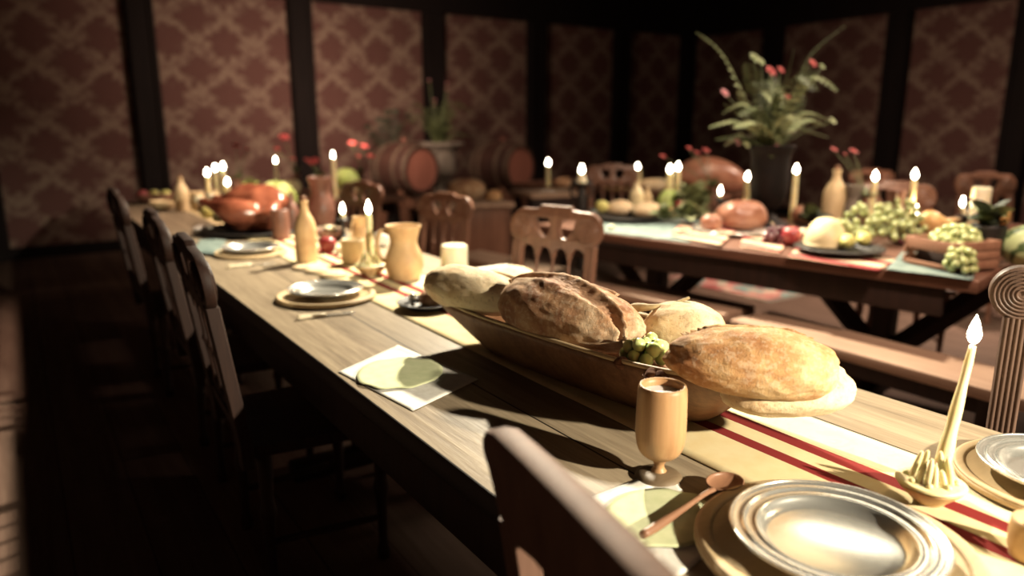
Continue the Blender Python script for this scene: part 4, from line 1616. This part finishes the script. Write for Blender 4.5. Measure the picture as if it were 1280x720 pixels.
apple(q + Vector((0, 0, .05)), m_of(7.5, q), 'red apple nestled in the leafy greens')
q = on(838, 277)
apple(q + Vector((0, 0, .03)), m_of(6, q), 'pale peach left of the red apple in the greens', 'gourd', name='peach')
# roast platter
q = on(912, 292)
plate(q + Vector((0, 0, .002)), m_of(46, q), 'pewter platter under the roast in the laden table centre', 'pewter', 'serving platters')
rp = on(925, 288)
loaf(rp - RT * m_of(30, rp), rp + RT * m_of(32, rp), m_of(44, rp), m_of(38, rp), 'round baked roast on the pewter platter left of the urn', 'ham', 4, base=T2 + .014, seed=4, name='roast_joint', group='roast meats')['category'] = 'roast'
q = on(888, 292)
loaf(q - RT * m_of(13, q), q + RT * m_of(13, q), m_of(20, q), m_of(22, q), 'dark meat slice at the left end of the roast platter', 'ham', 3, base=T2 + .02, seed=2, name='roast_slice', group='roast meats')['category'] = 'roast'
q = on(898, 280)
candelabrum(q, height_to(q, 247), 'black iron candlestick rising behind the roast', .04)
z_ = height_to(q, 247)
candle(q + Vector((0, 0, z_ + .001)), q + Vector((0, 0, height_to(q, 244))), .012, .011, 'candle burning on the iron candlestick behind the roast')
# dark urn with ferns and flowers
q = on(957, 282)
UH = height_to(q, 182)
UR = m_of(27, q)
t = thing('bronze_urn', q, 'tall dark urn filled with ferns and red blossoms on the laden table', 'urn')
link('urn_body', lathe(smooth_prof([(0, 0), (UR * .95, 0), (UR * 1.0, UH * .03), (UR * .5, UH * .1), (UR * .3, UH * .17), (UR * .55, UH * .24), (UR * .8, UH * .4), (UR * .86, UH * .6), (UR * .84, UH * .85), (UR * 1.0, UH * .97), (UR * 1.02, UH), (UR * .9, UH), (UR * .75, UH * .9), (0, UH * .85)], 4), 48), M['urn'], t)
dep = (q - CAM).dot(FW)


def wp(u, v, dz=0):
    return CAM + ray(u, v) * ((dep + dz) / FPX) - q


rnd = random.Random(5)
base_ = Vector((0, 0, UH * .9))
for (pts_, lf, m_) in (
        ([(948, 185), (930, 120), (902, 66), (870, 40)], .075, 'leaf_pale'),
        ([(975, 185), (995, 110), (1015, 66), (1056, 33)], .03, 'leaf'),
        ([(955, 185), (945, 130), (940, 95), (935, 78)], .08, 'leaf'),
        ([(965, 185), (960, 140), (950, 110), (930, 100)], .08, 'leaf'),
        ([(965, 185), (985, 140), (1000, 110), (1018, 88)], .07, 'leaf'),
        ([(965, 185), (990, 150), (1010, 140), (1040, 152)], .06, 'leaf_pale'),
        ([(960, 185), (940, 150), (925, 140), (905, 130)], .06, 'leaf'),
        ([(962, 185), (970, 130), (985, 92), (992, 62)], .05, 'leaf'),
        ([(960, 185), (965, 140), (968, 110), (962, 85)], .07, 'leaf'),
        ([(970, 185), (992, 160), (1015, 165), (1036, 172)], .05, 'leaf'),
        ([(952, 185), (930, 168), (918, 172), (905, 182)], .06, 'leaf_pale'),
        ([(965, 185), (975, 165), (990, 150), (1005, 120)], .07, 'leaf'),
        ([(955, 185), (938, 160), (930, 130), (924, 112)], .07, 'leaf_pale')):
    dz = rnd.uniform(-.15, .15)
    P_ = [wp(u, v, dz * i / 3) for i, (u, v) in enumerate(pts_)]
    P_[0] = base_ + Vector((rnd.uniform(-.05, .05), rnd.uniform(-.05, .05), 0))
    link('frond', frond_bm(P_, lf, 18, .3), M[m_], t)
for i in range(12):
    a = rnd.uniform(0, 2 * PI)
    L_ = rnd.uniform(.22, .4)
    e = Vector((math.cos(a) * L_, math.sin(a) * L_, 0))
    up_ = rnd.uniform(.1, .45)
    link('frond', frond_bm([base_, base_ + e * .2 + Vector((0, 0, up_ * .6)), base_ + e * .6 + Vector((0, 0, up_)), base_ + e + Vector((0, 0, up_ * .8))], .075, 16, .35), M[rnd.choice(('leaf', 'leaf_pale', 'leaf'))], t)
for i in range(46):
    a = rnd.uniform(0, 2 * PI)
    bm = leaf_bm(rnd.uniform(.1, .19), rnd.uniform(.05, .08), .35)
    xf(bm, Matrix.Translation(base_ + Vector((0, 0, rnd.uniform(.0, .22)))) @ Matrix.Rotation(a, 4, 'Z') @ Matrix.Rotation(-rnd.uniform(-.2, 1.2), 4, 'Y'))
    link('leaf', bm, M[rnd.choice(('leaf', 'leaf', 'leaf_pale', 'leaf'))], t)
for (u, v, r_, m_) in ((962, 90, 9, 'rose'), (975, 88, 6, 'rose'), (905, 117, 7, 'pink'), (1015, 80, 7, 'rose'), (984, 122, 5, 'rose'), (942, 74, 9, 'leaf_pale'), (950, 78, 7, 'leaf_pale'), (921, 178, 7, 'pink'), (932, 181, 8, 'leaf_pale'), (970, 184, 6, 'pink'), (948, 182, 7, 'pink'), (1027, 84, 5, 'leaf_pale'), (1040, 152, 6, 'leaf_pale')):
    e = wp(u, v, rnd.uniform(-.12, .02))
    link('flower_stem', tube([base_, (base_ + e) / 2 + Vector((0, 0, .03)), e], .003, 5, smooth=3), M['leaf'], t)
    link('flower', xf(flower_bm(r_ * dep / FPX, 6), Matrix.Translation(e) @ Matrix.Rotation(R(50), 4, 'X')), M[m_], t)

q = on(975, 305)
grapes(q, 40, (.09, .07, .08), .016, 'dark purple grapes between the urn foot and the red apple', 'grape_dark')
q = on(988, 308)
apple(q + Vector((0, 0, .01)), m_of(12, q), 'big red apple right of the roast platter', 'apple_red')
q = on(1003, 297)
bun(q + Vector((0, 0, .0)), m_of(8, q), .05, 'cream garlic piece right behind the big red apple', 'wax_white', name='garlic_bulb')['category'] = 'garlic'
# cheese plate
q = on(1048, 318)
plate(q + Vector((0, 0, .012)), m_of(52, q), 'dark round platter under the cheese dome and lemons', 'iron', 'serving platters')
q = on(1030, 312)
t = thing('cheese_dome', q + Vector((0, 0, .02)), 'pale domed cheese on the dark round platter', 'cheese')
rr = m_of(25, q)
hh = height_to(q + Vector((0, 0, .02)), 272)
link('rind', lathe(smooth_prof([(0, 0), (rr * .9, 0), (rr, hh * .1), (rr * .93, hh * .45), (rr * .6, hh * .85), (rr * .25, hh * .99), (0, hh)], 4), 40), M['cheese'], t)
link('base_ring', lathe([(rr * 1.0, 0), (rr * 1.04, .004), (rr * 1.03, .012), (rr * .99, .014)], 40, close=True), M['cheese'], t)
for u, v, lb in ((1058, 317, 'lemon nearest the domed cheese on the dark platter'), (1078, 314, 'lemon farther right on the dark platter')):
    q = on(u, v)
    lemon(q + Vector((0, 0, .025)), m_of(9, q), lb, .3)
q = on(1085, 305)
grapes(q + Vector((0, 0, .03)), 75, (.20, .13, .16), .018, 'large heap of green grapes on the cheese platter', rz=R(-50))
q = on(1120, 295)
grapes(q + Vector((0, 0, .0)), 60, (.14, .1, .19), .018, 'green grapes climbing behind the crate toward the low flame', rz=R(-50))
q = on(1128, 305)
grapes(q, 36, (.06, .05, .1), .016, 'dark grapes at the left side of the crate', 'grape_dark', stem=False)
q = on(1020, 300)
grapes(q, 30, (.07, .06, .06), .015, 'dark grapes behind the domed cheese on the left', 'grape_dark', stem=False)
q = on(1118, 280)
jug(q, height_to(q, 238), m_of(12, q), 'brown jug in front of the low carved chair', 'clay_dark', handle=R(200))
q = on(1101, 276)
apple(q, m_of(6, q), 'small reddish apple left of the brown jug', 'ham')
q = on(1178, 290)
apple(q, m_of(6, q), 'pale round onion behind the crate', 'wax_white', name='onion', cat='onion')
q = on(905, 272)
loaf(q - RT * m_of(12, q), q + RT * m_of(12, q), .08, .07, 'small pale loaf behind the roast', 'crust_pale', 3, base=T2, seed=21)
q = on(944, 262)
bowl(q, m_of(11, q), .07, 'small pale bowl left of the urn foot', 'clay_pale')
# crate
ca, cbb = on(1130, 331), on(1185, 343)
d = cbb - ca
t = thing('wooden_crate', ca + Vector((0, 0, .012)), 'slatted wooden crate full of green grapes on teal cloth', 'crate', None, math.atan2(d.y, d.x))
CL = d.length
CH = height_to(ca, 298)
CD = .26
for yy in (0, CD - .012):
    link('side_slat', box((0, yy, CH * .58), (CL, yy + .012, CH), .002), M['crate'], t, 'auto')
    link('side_slat', box((0, yy, 0), (CL, yy + .012, CH * .16), .002), M['crate'], t, 'auto')
for xx in (-.0125, CL + .0005):
    for z0, z1 in ((0, CH * .3), (CH * .34, CH * .63), (CH * .67, CH)):
        link('end_slat', box((xx, 0, z0), (xx + .012, CD, z1), .002), M['crate'], t, 'auto')
for xx in (0.0, CL - .018):
    link('corner_post', box((xx, .0125, 0), (xx + .018, .03, CH * .99), .002), M['crate'], t, 'auto')
link('bottom', box((.001, .0125, .0), (CL - .001, CD - .0125, .01), .001), M['inside'], t, 'auto')
link('shade_sheet', box((.02, .045, .011), (CL - .02, .055, CH * .9), .001), M['inside'], t, 'auto')  # dark sheet behind the front gap, standing in for the shade inside
cm = Matrix.Rotation(math.atan2(d.y, d.x), 3, 'Z') @ Vector((CL / 2, CD * .58, CH * .72)) + ca
grapes(cm, 80, (CL * .46, CD * .3, .08), .017, 'mound of green grapes filling the wooden crate', rz=math.atan2(d.y, d.x))
q = on(1199, 344)
grapes(q + Vector((0, 0, .01)), 34, (.055, .05, .1), .0165, 'single bunch of green grapes leaning at the crate front corner', stem=False)
q = on(1188, 318)
apple(q + Vector((0, 0, .01)), m_of(6, q), 'dark red plum right of the crate', 'apple_red', name='plum')
q = on(1222, 344)
for u0, v0, u1, v1, lb in ((1207, 342, 1235, 346, 'short brown sausage right of the single grape bunch'), (1234, 345, 1262, 350, 'brown sausage nearest the ringed chair post')):
    A_, B_ = on(u0, v0), on(u1, v1)
    t = thing('sausage', A_ + Vector((0, 0, .012)), lb, 'sausage', 'brown sausages', math.atan2((B_ - A_).y, (B_ - A_).x))
    LL = (B_ - A_).length
    link('casing', tube([(0, 0, .016), (LL * .15, 0, .018), (LL * .5, .004, .02), (LL * .85, 0, .018), (LL, 0, .016)], [.006, .017, .019, .017, .005], 16, smooth=4), M['ham'], t)
# dark jar, leaves, melon
q = on(1229, 333)
bowl(q, m_of(20, q), height_to(q, 282), 'dark pot of herbs between crate and watermelon', 'iron', name='herb_pot')
leafy(q + Vector((0, 0, height_to(q, 287))), m_of(34, q), .1, 26, 'dark trailing herbs growing over the pot beside the watermelon', ('leaf', 'leaf_dark', 'leaf_pale'), name='herb_bunch', seed=9)
q = on(1288, 334)
t = thing('watermelon', q, 'striped watermelon beside the dark herb pot', 'melon')
link('rind', blob(m_of(42, q), m_of(30, q), m_of(27, q), 4, .03, 8, 1), M['melon'], t)
link('stem', tube([(-m_of(42, q) * .98, 0, m_of(27, q)), (-m_of(46, q), 0, m_of(29, q))], .004, 6), M['stick'], t)
t.rotation_euler = (0, 0, -YAW)
# back half of laden table
q = on(1040, 277)
bottle(q, height_to(q, 207), m_of(14, q), 'large pale clay bottle behind the domed cheese', 'clay_pale')
q = on(1064, 280)
jug(q, height_to(q, 232), m_of(12, q), 'small grey jug right of the large pale bottle', 'stone', handle=R(-30))
q = on(1018, 280)
loaf(q - RT * m_of(20, q), q + RT * m_of(20, q), .1, .08, 'cream crescent roll left of the large pale bottle', 'crust_pale', 3, base=T2, seed=12)
q = on(1000, 270)
apple(q, m_of(11, q), 'reddish pomegranate behind the crescent roll', 'ham', name='pomegranate')
q = on(1162, 272)
t = thing('gourd', q, 'amber long necked gourd behind the crate', 'gourd')
s_ = m_of(15, q)
bm = tube([(-s_ * .9, 0, s_ * .9), (-s_ * .5, 0, s_ * .95), (0, 0, s_), (s_ * .7, 0, s_ * .95), (s_ * 1.3, 0, s_ * 1.0), (s_ * 2.0, 0, s_ * 1.2)], [s_ * .2, s_ * .85, s_, s_ * .7, s_ * .38, s_ * .25], 20, smooth=4)
link('skin', bm, M['gourd'], t)
link('stem', tube([(s_ * 2.0, 0, s_ * 1.2), (s_ * 2.3, 0, s_ * 1.35)], s_ * .09, 6), M['stick'], t)
t.rotation_euler = (0, 0, -YAW)
t.location.z += height_to(q, 262)  - .0
t.location.z = T2 + max(0, height_to(q, 258) - .0)
t.location.z = T2
q = on(1219, 276)
b0 = q
t = thing('pillar_candle', b0, 'broad unlit ivory candle before the right edge chair', 'candle')
hh = height_to(b0, 234)
rr = m_of(10.5, q)
link('wax_body', lathe([(0, 0), (rr, 0), (rr * 1.02, hh * .3), (rr, hh * .96), (rr * .93, hh), (rr * .6, hh * .98), (0, hh * .97)], 28), M['wax_white'], t)
link('wick', tube([(0, 0, hh * .97), (0, 0, hh * 1.04)], .002, 6), M['wick'], t)
fb = at(1247, 284, .84)
bowl((fb.x, fb.y, T2), .14, .085, 'wide dark bowl heaped with yellow apples below the broad ivory candle', 'clay_dark')
for (u, v, rr_, m_, nm, lb) in ((1217, 275, 8, 'apple_yellow', 'apple', 'yellow apple leftmost in the wide bowl at right'), (1230, 268, 8.5, 'apple_yellow', 'apple', 'yellow apple second from left in the wide bowl at right'), (1243, 268, 8.5, 'apple_yellow', 'apple', 'yellow apple third from left in the wide bowl at right'), (1257, 266, 10, 'orange', 'orange', 'round orange in the wide bowl at right'), (1207, 281, 6, 'gourd', 'peach', 'peach at the left rim of the wide bowl at right'), (1222, 281, 6, 'wax_white', 'onion', 'little white onion at the front of the wide bowl')):
    q = at(u, v, T2 + .07)
    d_ = Vector((q.x - fb.x, q.y - fb.y, 0))
    if d_.length > .085:
        d_ = d_ * (.085 / d_.length)
    apple(Vector((fb.x + d_.x, fb.y + d_.y, T2 + (.06 if v > 272 else .08))), m_of(rr_, q), lb, m_, name=nm)
q = on_table(1302, 306, .1) + Vector((.2, .03, 0))
t = thing('cake_stand', (q.x, q.y, T2), 'low pewter stand under the ham behind the watermelon', 'stand')
link('foot', lathe(smooth_prof([(0, 0), (.07, 0), (.065, .008), (.02, .03), (.02, .06), (.05, .072), (0, .073)], 3), 28), M['pewter'], t)
t.scale = (1, 1, 1.6)
link('dish', lathe([(0, .074), (.15, .074), (.16, .082), (.15, .08), (0, .08)], 36), M['pewter'], t)
ham(Vector((q.x, q.y, T2 + .132)), m_of(70, q), 'baked ham joint above the watermelon at the right edge', R(-150) - YAW)
# candles on laden table and behind
for (u, vb, vt, rr_, lb) in (
        (1135, 270, 224, 4, 'candle flame high between the two carved chairs at right'),
        (1087, 268, 226, 4, 'candle right of the grey jug, before the low carved chair'),
        (990, 268, 217, 4, 'candle just right of the dark urn'),
        (931, 268, 226, 4, 'candle just left of the dark urn'),
        (835, 262, 216, 5, 'candle rising from behind the pale cabbage, left of a pair'),
        (845, 256, 213, 4, 'candle behind the pale cabbage, right of a pair'),
        (796, 250, 212, 6, 'pale candle above the clay bottles left of the cabbage')):
    q = on(u, vb)
    candle(q, q + Vector((0, 0, height_to(q, vt))), m_of(rr_, q), m_of(rr_ * .8, q), lb, fl=(.058, .016))
q = on(1142, 292)
z_ = height_to(q, 273)
candelabrum(q, z_, 'black iron candlestick behind the crate', .04)
candle(q + Vector((0, 0, z_ + .001)), q + Vector((0, 0, height_to(q, 269))), .012, .011, 'low candle on the iron candlestick behind the crate')
q = on(1202, 290)
z_ = height_to(q, 268)
candelabrum(q, z_, 'black iron candlestick left of the yellow apples', .045)
candle(q + Vector((0, 0, z_ + .001)), q + Vector((0, 0, z_ + .04)) - RT * .02, .013, .011, 'leaning white candle left of the yellow apples', wax='wax_white')
# vase flowers on laden table
for (u, vb, fl, lb) in ((1078, 262, [(1042, 188, 6), (1066, 190, 7), (1056, 193, 3)], 'vase of red blossoms above the large pale bottle'),
                        (888, 262, [(861, 186, 5), (882, 189, 6), (871, 192, 5), (828, 196, 5)], 'vase of red blossoms above the ham, left of the urn')):
    b0 = on(u, vb)
    dp = (b0 - CAM).dot(FW)
    spec = []
    for (fu, fv, fr) in fl:
        w_ = CAM + ray(fu, fv) * (dp / FPX)
        spec.append((w_.x - b0.x, w_.y - b0.y, w_.z - b0.z, fr * dp / FPX, 'rose'))
    flower_vase(b0, lb, spec, h=.18, r=.04)

# ------------------------------------------------------------------ rear table things


def on_rear(u, X, Y0=None):
    return None


def rear(u, v):
    return V(on_table(u, v, .12), T2)


q = rear(893, 250)
ham(q, m_of(98, q), 'large baked ham on the rear table, left of the urn', R(-4) - YAW)
q = rear(818, 241)
loaf(q - RT * m_of(22, q), q + RT * m_of(22, q), .2, .12, 'golden loaf on the rear table behind the clay bottles', 'crust_pale', 3, base=T2, seed=14)
q = rear(728, 241)


# side table with bread, barrels on stands, planter
def side_table(a, w, dpt, label, z=.70, rz=0):
    t = thing('side_table', a, label, 'table', 'side tables by the barrels', rz)
    link('tabletop', box((0, 0, z - .04), (w, dpt, z), .005), M['bench'], t, 'auto')
    for x in (.03, w - .08):
        for y in (.03, dpt - .08):
            link('leg', box((x, y, 0), (x + .05, y + .05, z - .041), .004), M['chair'], t, 'auto')
    link('panel', box((.04, .03, .2), (w - .04, .05, z - .041), .003), M['chair'], t, 'auto')
    return t


st_z = .70
p = at(632, 251, st_z)
st_rz = R(-12)
side_table(V(p, 0) + Vector((-.75, -.02, 0)), .75, .5, 'brown side table with loaves between the two barrels', st_z, st_rz)
sc = V(p, 0) + Vector((-.4, .1, 0))
q = at(583, 248, st_z)
q = V(q, st_z + .001)
loaf(q - RT * .16, q + RT * .17, .22, .20, 'big crusty loaf on the side table between the barrels', 'crust_red', 4, base=st_z + .001, seed=15)
q2 = V(at(617, 250, st_z), st_z + .001)
bun(q2, .075, .09, 'pale roll beside the big loaf on the side table', 'crust')
q3 = V(at(604, 251, st_z), st_z + .001)


def barrel(c, L, r, label, rz, stand_h):
    t = thing('wooden_barrel', (c[0], c[1], stand_h), label, 'barrel', 'wooden barrels on stands', rz)
    n = 20
    pr = []
    for i in range(n + 1):
        x = -1 + 2 * i / n
        pr.append((r * (.80 + .20 * (1 - x * x)), x * L / 2))
    e = r * .80
    prof = [(0, -L / 2 + .025), (e * .93, -L / 2 + .025), (e * .93, -L / 2)] + pr + [(e * .93, L / 2), (e * .93, L / 2 - .025), (0, L / 2 - .025)]
    rot = Matrix.Translation((0, 0, r + .002)) @ Matrix.Rotation(R(90), 4, 'Y')
    stv = link('staves', xf(lathe(prof, 40), rot), M['barrel'], t, 'auto')
    for s in (-1, 1):
        hd = link('barrel_head', xf(lathe([(0, s * (L / 2 - .024)), (e * .925, s * (L / 2 - .024)), (e * .925, s * (L / 2 - .018)), (0, s * (L / 2 - .018))], 36), rot), M['barrelhead'], t, 'auto')
    for x in (-.9, -.45, .45, .9):
        rr = r * (.80 + .20 * (1 - x * x)) + .001
        rr2 = r * (.80 + .20 * (1 - (x + .05) ** 2)) + .001
        z0 = x * L / 2
        link('hoop', xf(lathe([(rr, z0 - .018), (rr + .006, z0 - .018), (rr2 + .006, z0 + .018), (rr2, z0 + .018)], 40, close=True), rot), M['hoop'], stv, 'auto')
    b = lathe([(0, 0), (.02, 0), (.026, .03), (0, .035)], 14)
    link('bung', xf(b, Matrix.Translation((0, 0, r * 2 - .003))), M['barrelhead'], t)
    return t


def barrel_stand(c, L, r, h, label, rz):
    t = thing('barrel_stand', (c[0], c[1], 0), label, 'stand', 'stands under the barrels', rz)
    for s in (-1, 1):
        x = s * L * .3
        rr = r * 1.03
        zc = h + r
        arc = [(rr * .92 * math.sin(R(a)), zc - rr * math.cos(R(a)) - .006) for a in range(-52, 53, 8)]
        lo = [(r * .72, h - .06), (r * .72, h - .1), (-r * .72, h - .1), (-r * .72, h - .06)]
        bm = outline_solid([arc + [(r * .78, zc - r * .62 - .03)] + lo + [(-r * .78, zc - r * .62 - .03)]], -.03, .03, .004)
        xf(bm, Matrix.Translation((x, 0, 0)) @ Matrix.Rotation(R(90), 4, 'Z'))
        link('cradle', bm, M['chair'], t, 'auto')
        for s2 in (-1, 1):
            link('leg', box((x - .03, s2 * r * .6 - .03, 0), (x + .03, s2 * r * .6 + .03, h - .101), .005), M['chair'], t, 'auto')
    for s2 in (-1, 1):
        link('rail', box((-L * .3 + .031, s2 * r * .6 - .02, .15), (L * .3 - .031, s2 * r * .6 + .02, .21), .004), M['chair'], t, 'auto')
    return t


def depth_pt(u, v, dep_):
    return CAM + ray(u, v) * (dep_ / FPX)


BR = .29
for (u, v, dpp, lb, lb2) in ((528, 214, 7.6, 'wooden barrel left of the side table, in front of the white planter', 'dark stand under the left barrel'), (652, 211, 8.1, 'wooden barrel right of the side table', 'dark stand under the right barrel')):
    c = depth_pt(u, v, dpp)
    hd_rz = R(-75)
    Lb = .56
    cen = Vector((c.x, c.y, 0)) - Vector((math.cos(hd_rz), math.sin(hd_rz), 0)) * (Lb / 2)
    barrel((cen.x, cen.y), Lb, BR, lb, hd_rz, c.z - BR + .012)
    barrel_stand((cen.x, cen.y), Lb, BR, c.z - BR, lb2, hd_rz)

# pale planter with fern between barrels (on a pedestal behind the left barrel)
c = depth_pt(552, 195, 8.6)
pt_top = depth_pt(548, 178, 8.6).z
t = thing('stone_planter', (c.x - .04, c.y, 0), 'pale stone urn planter with a bushy fern behind the left barrel', 'planter')
rr = .30
link('pedestal', box((-.16, -.16, 0), (.16, .16, .55), .01), M['stone'], t, 'auto')
link('urn_body', lathe(smooth_prof([(0, .55), (.13, .551), (.13, .58), (.06, .62), (.12, .72), (.2, .82), (.2, pt_top - .12), (rr * .85, pt_top - .05), (rr, pt_top - .03), (rr, pt_top), (rr * .85, pt_top), (rr * .6, pt_top - .06), (0, pt_top - .08)], 4), 40), M['stone'], t)
rnd = random.Random(11)
for i in range(26):
    a = rnd.uniform(0, 2 * PI)
    L = rnd.uniform(.25, .5)
    up_ = rnd.uniform(.15, .55)
    e = Vector((math.cos(a) * L, math.sin(a) * L, 0))
    b0 = Vector((0, 0, pt_top - .06))
    link('frond', frond_bm([b0, b0 + e * .25 + Vector((0, 0, up_ * .6)), b0 + e * .65 + Vector((0, 0, up_)), b0 + e + Vector((0, 0, up_ * .75))], .07, 12, .35), M['leaf'], t)
for i in range(5):
    a = rnd.uniform(0, 2 * PI)
    e = Vector((math.cos(a) * .12, math.sin(a) * .12, pt_top + rnd.uniform(.3, .75)))
    link('flower_stem', tube([(0, 0, pt_top - .05), (e.x * .4, e.y * .4, pt_top + .2), e], .005, 5, smooth=3), M['leaf'], t)
    link('flower', xf(flower_bm(.035, 5), Matrix.Translation(e)), M['pink'], t)
# dark plant left of the planter
c = depth_pt(487, 205, 8.7)
t = thing('potted_palm', (c.x, c.y, 0), 'dark drooping palm in a black pot behind the left barrel', 'plant')
link('pot', lathe(smooth_prof([(0, 0), (.15, 0), (.2, .3), (.22, .34), (.2, .35), (.17, .3), (0, .28)], 3), 28), M['iron'], t)
link('trunk', tube([(0, 0, .28), (.01, 0, .6), (0, .01, .85)], [.03, .025, .02], 8, smooth=3), M['leaf_dark'], t)
for (u, v) in ((455, 158), (463, 170), (515, 145), (500, 160), (478, 150), (510, 178), (456, 190), (490, 140)):
    e = depth_pt(u, v, 8.7) - c
    e.z = depth_pt(u, v, 8.7).z
    link('frond', frond_bm([(0, 0, .85), (e.x * .35, e.y * .35, .85 + (e.z - .85) * .7), (e.x * .75, e.y * .75, e.z + .02), (e.x, e.y, e.z)], .12, 14, .22, .5), M['leaf_dark'], t)

# left of rear: small table with candle and candle stand
p = at(700, 241, .76)
trestle = None
t = thing('side_table', (p.x - .30, p.y + .02, 0), 'brown side table with a lone candle right of the second barrel', 'table', 'side tables by the barrels', R(-12))
link('tabletop', box((0, 0, .72), (.6, .5, .76), .005), M['bench'], t, 'auto')
for x in (.03, .52):
    for y in (.03, .42):
        link('leg', box((x, y, 0), (x + .05, y + .05, .719), .004), M['under'], t, 'auto')
link('panel', box((.04, .03, .5), (.56, .05, .719), .003), M['under'], t, 'auto')
q = V(at(685, 233, .76), .761)
candle(q, q + Vector((0, 0, height_to(q, 207))), .022, .018, 'lone candle right of the second barrel', fl=(.065, .018))
q = V(at(704, 233, .76), .761)
bun(q, .09, .09, 'dark roll beside the lone candle', 'crust_red')
# tall iron floor candle stand at (727,220)
c = depth_pt(727, 226, 5.6)
t = thing('floor_candlestand', (c.x, c.y, 0), 'tall black candle stand with scroll arms behind the carved chair', 'candlestick')
hz = c.z
link('foot', lathe(smooth_prof([(0, 0), (.16, 0), (.15, .02), (.04, .06), (0, .07)], 3), 28), M['iron'], t)
link('shaft', lathe(smooth_prof([(0, .06), (.022, .061), (.03, .3), (.02, .5), (.035, .7), (.025, hz - .06), (0, hz - .05)], 3), 18), M['iron'], t)
link('drip_pan', lathe([(0, hz - .05), (.05, hz - .045), (.085, hz - .01), (.08, hz - .008), (.04, hz - .03), (0, hz - .03)], 28), M['iron'], t)
for s_ in (-1, 1):
    dv = RT * s_
    link('scroll_arm', tube([Vector((0, 0, hz - .05)), dv * .05 + Vector((0, 0, hz - .0)), dv * .075 + Vector((0, 0, hz - .03)), dv * .08 + Vector((0, 0, hz - .1)), dv * .03 + Vector((0, 0, hz - .14))], .010, 8, smooth=4), M['iron'], t)
q = Vector((c.x, c.y, hz - .0295))
t = candle(q, q + Vector((0, 0, .085)), .05, .022, 'fat dripping candle on the tall black stand', fl=(.07, .02), wax='wax_white', light=1.5)

# rugs on the floor
def rug(a, b, label, rz=0):
    t = thing('woven_rug', ((a[0] + b[0]) / 2, (a[1] + b[1]) / 2, 0.001), label, 'rug', 'patterned rugs', rz)
    w, l = abs(b[0] - a[0]) / 2, abs(b[1] - a[1]) / 2
    link('pile', box((-w, -l, 0), (w, l, .012), .003), M['rug'], t, 'auto')
    for s in (-1, 1):
        bm = bmesh.new()
        n = int(w * 2 / .03)
        for i in range(n):
            x = -w + .015 + i * .03
            tube([(x, s * l, .006), (x + .004, s * (l + .05), .003)], .003, 4, bm)
        link('fringe', bm, M['napkin'], t, False)['kind'] = 'stuff'
    return t


rug((4.75, 3.5), (5.7, 4.55), 'red patterned rug glimpsed under the far laden table')


# ------------------------------------------------------------------ lights
def area(name, loc, target, size, power, colr, spread=180, shape='DISK'):
    l = bpy.data.lights.new(name, 'AREA')
    l.shape = shape
    l.size = size
    l.energy = power
    l.color = colr
    l.spread = R(spread)
    o = bpy.data.objects.new(name, l)
    COL.objects.link(o)
    o.location = loc
    o.rotation_euler = (Vector(target) - Vector(loc)).to_track_quat('-Z', 'Y').to_euler()
    return o


def spot(name, loc, target, power, colr, ang=50, blend=.6, rad=.08):
    l = bpy.data.lights.new(name, 'SPOT')
    l.energy = power
    l.color = colr
    l.spot_size = R(ang)
    l.spot_blend = blend
    l.shadow_soft_size = rad
    o = bpy.data.objects.new(name, l)
    COL.objects.link(o)
    o.location = loc
    o.rotation_euler = (Vector(target) - Vector(loc)).to_track_quat('-Z', 'Y').to_euler()
    return o


WARM = (1, .88, .66)
WARM2 = (1, .73, .54)
spot('key_lamp', (1.75, -1.75, 1.95), (1.15, .85, .8), 960, WARM, 44, .6, .04)
spot('hall_lamp', (2.95, 3.9, 3.12), (1.0, 1.6, .8), 1700, WARM, 104, .6, .07)
spot('table_fill', (2.3, .2, 3.1), (3.6, 2.3, .7), 480, WARM2, 66, .8, .1)  # added fill spot for the laden table, no fixture there
spot('rear_lamp', (2.9, 4.6, 3.2), (1.6, 5.0, .85), 800, WARM2, 52, .8, .1)
spot('barrel_fill', (4.2, 5.0, 3.2), (4.6, 7.8, .7), 130, WARM2, 60, .9, .1)  # unseen fill spot brightening the barrels, without a fixture
area('wall_fill', (2.5, 6.0, 1.6), (3.2, 9.0, 1.7), .5, 40, WARM2, 118)  # added area light brightening the back wall, not a wall fitting
spot('floor_fill', (7.0, 2.2, 3.0), (4.6, 3.2, 0), 700, WARM2, 62, .8, .1)  # added spot to brighten the floor around the laden table
area('plate_reflection_fill', (4.3, 2.3, 3.2), (4.3, 2.3, 0), 1.3, 40, WARM, 150)  # added glowing disc, there to mirror white in the pewter plates
area('side_wall_fill', (6.5, 4.0, 1.5), (9.7, 4.2, 1.2), .5, 17, WARM2, 140)  # unseen area light that lifts the right-hand wallpaper, no fitting there
for i, (p, s_) in enumerate(LIGHTS):
    l = bpy.data.lights.new('flame_glow', 'POINT')
    l.energy = .55 * s_
    l.color = (1, .62, .3)
    l.shadow_soft_size = .02
    o = bpy.data.objects.new('flame_glow', l)
    COL.objects.link(o)
    o.location = p + Vector((0, 0, .05))

w = bpy.data.worlds.new('world')
scene.world = w
w.use_nodes = True
w.node_tree.nodes['Background'].inputs[0].default_value = (.5, .25, .2, 1)
w.node_tree.nodes['Background'].inputs[1].default_value = .004
scene.view_settings.view_transform = 'Standard'
scene.view_settings.look = 'None'
scene.view_settings.exposure = 0
scene.view_settings.gamma = 1
scene.view_settings.use_curve_mapping = False
scene.cycles.use_denoising = True
scene.cycles.max_bounces = 5
scene.cycles.diffuse_bounces = 1
scene.cycles.sample_clamp_indirect = 3
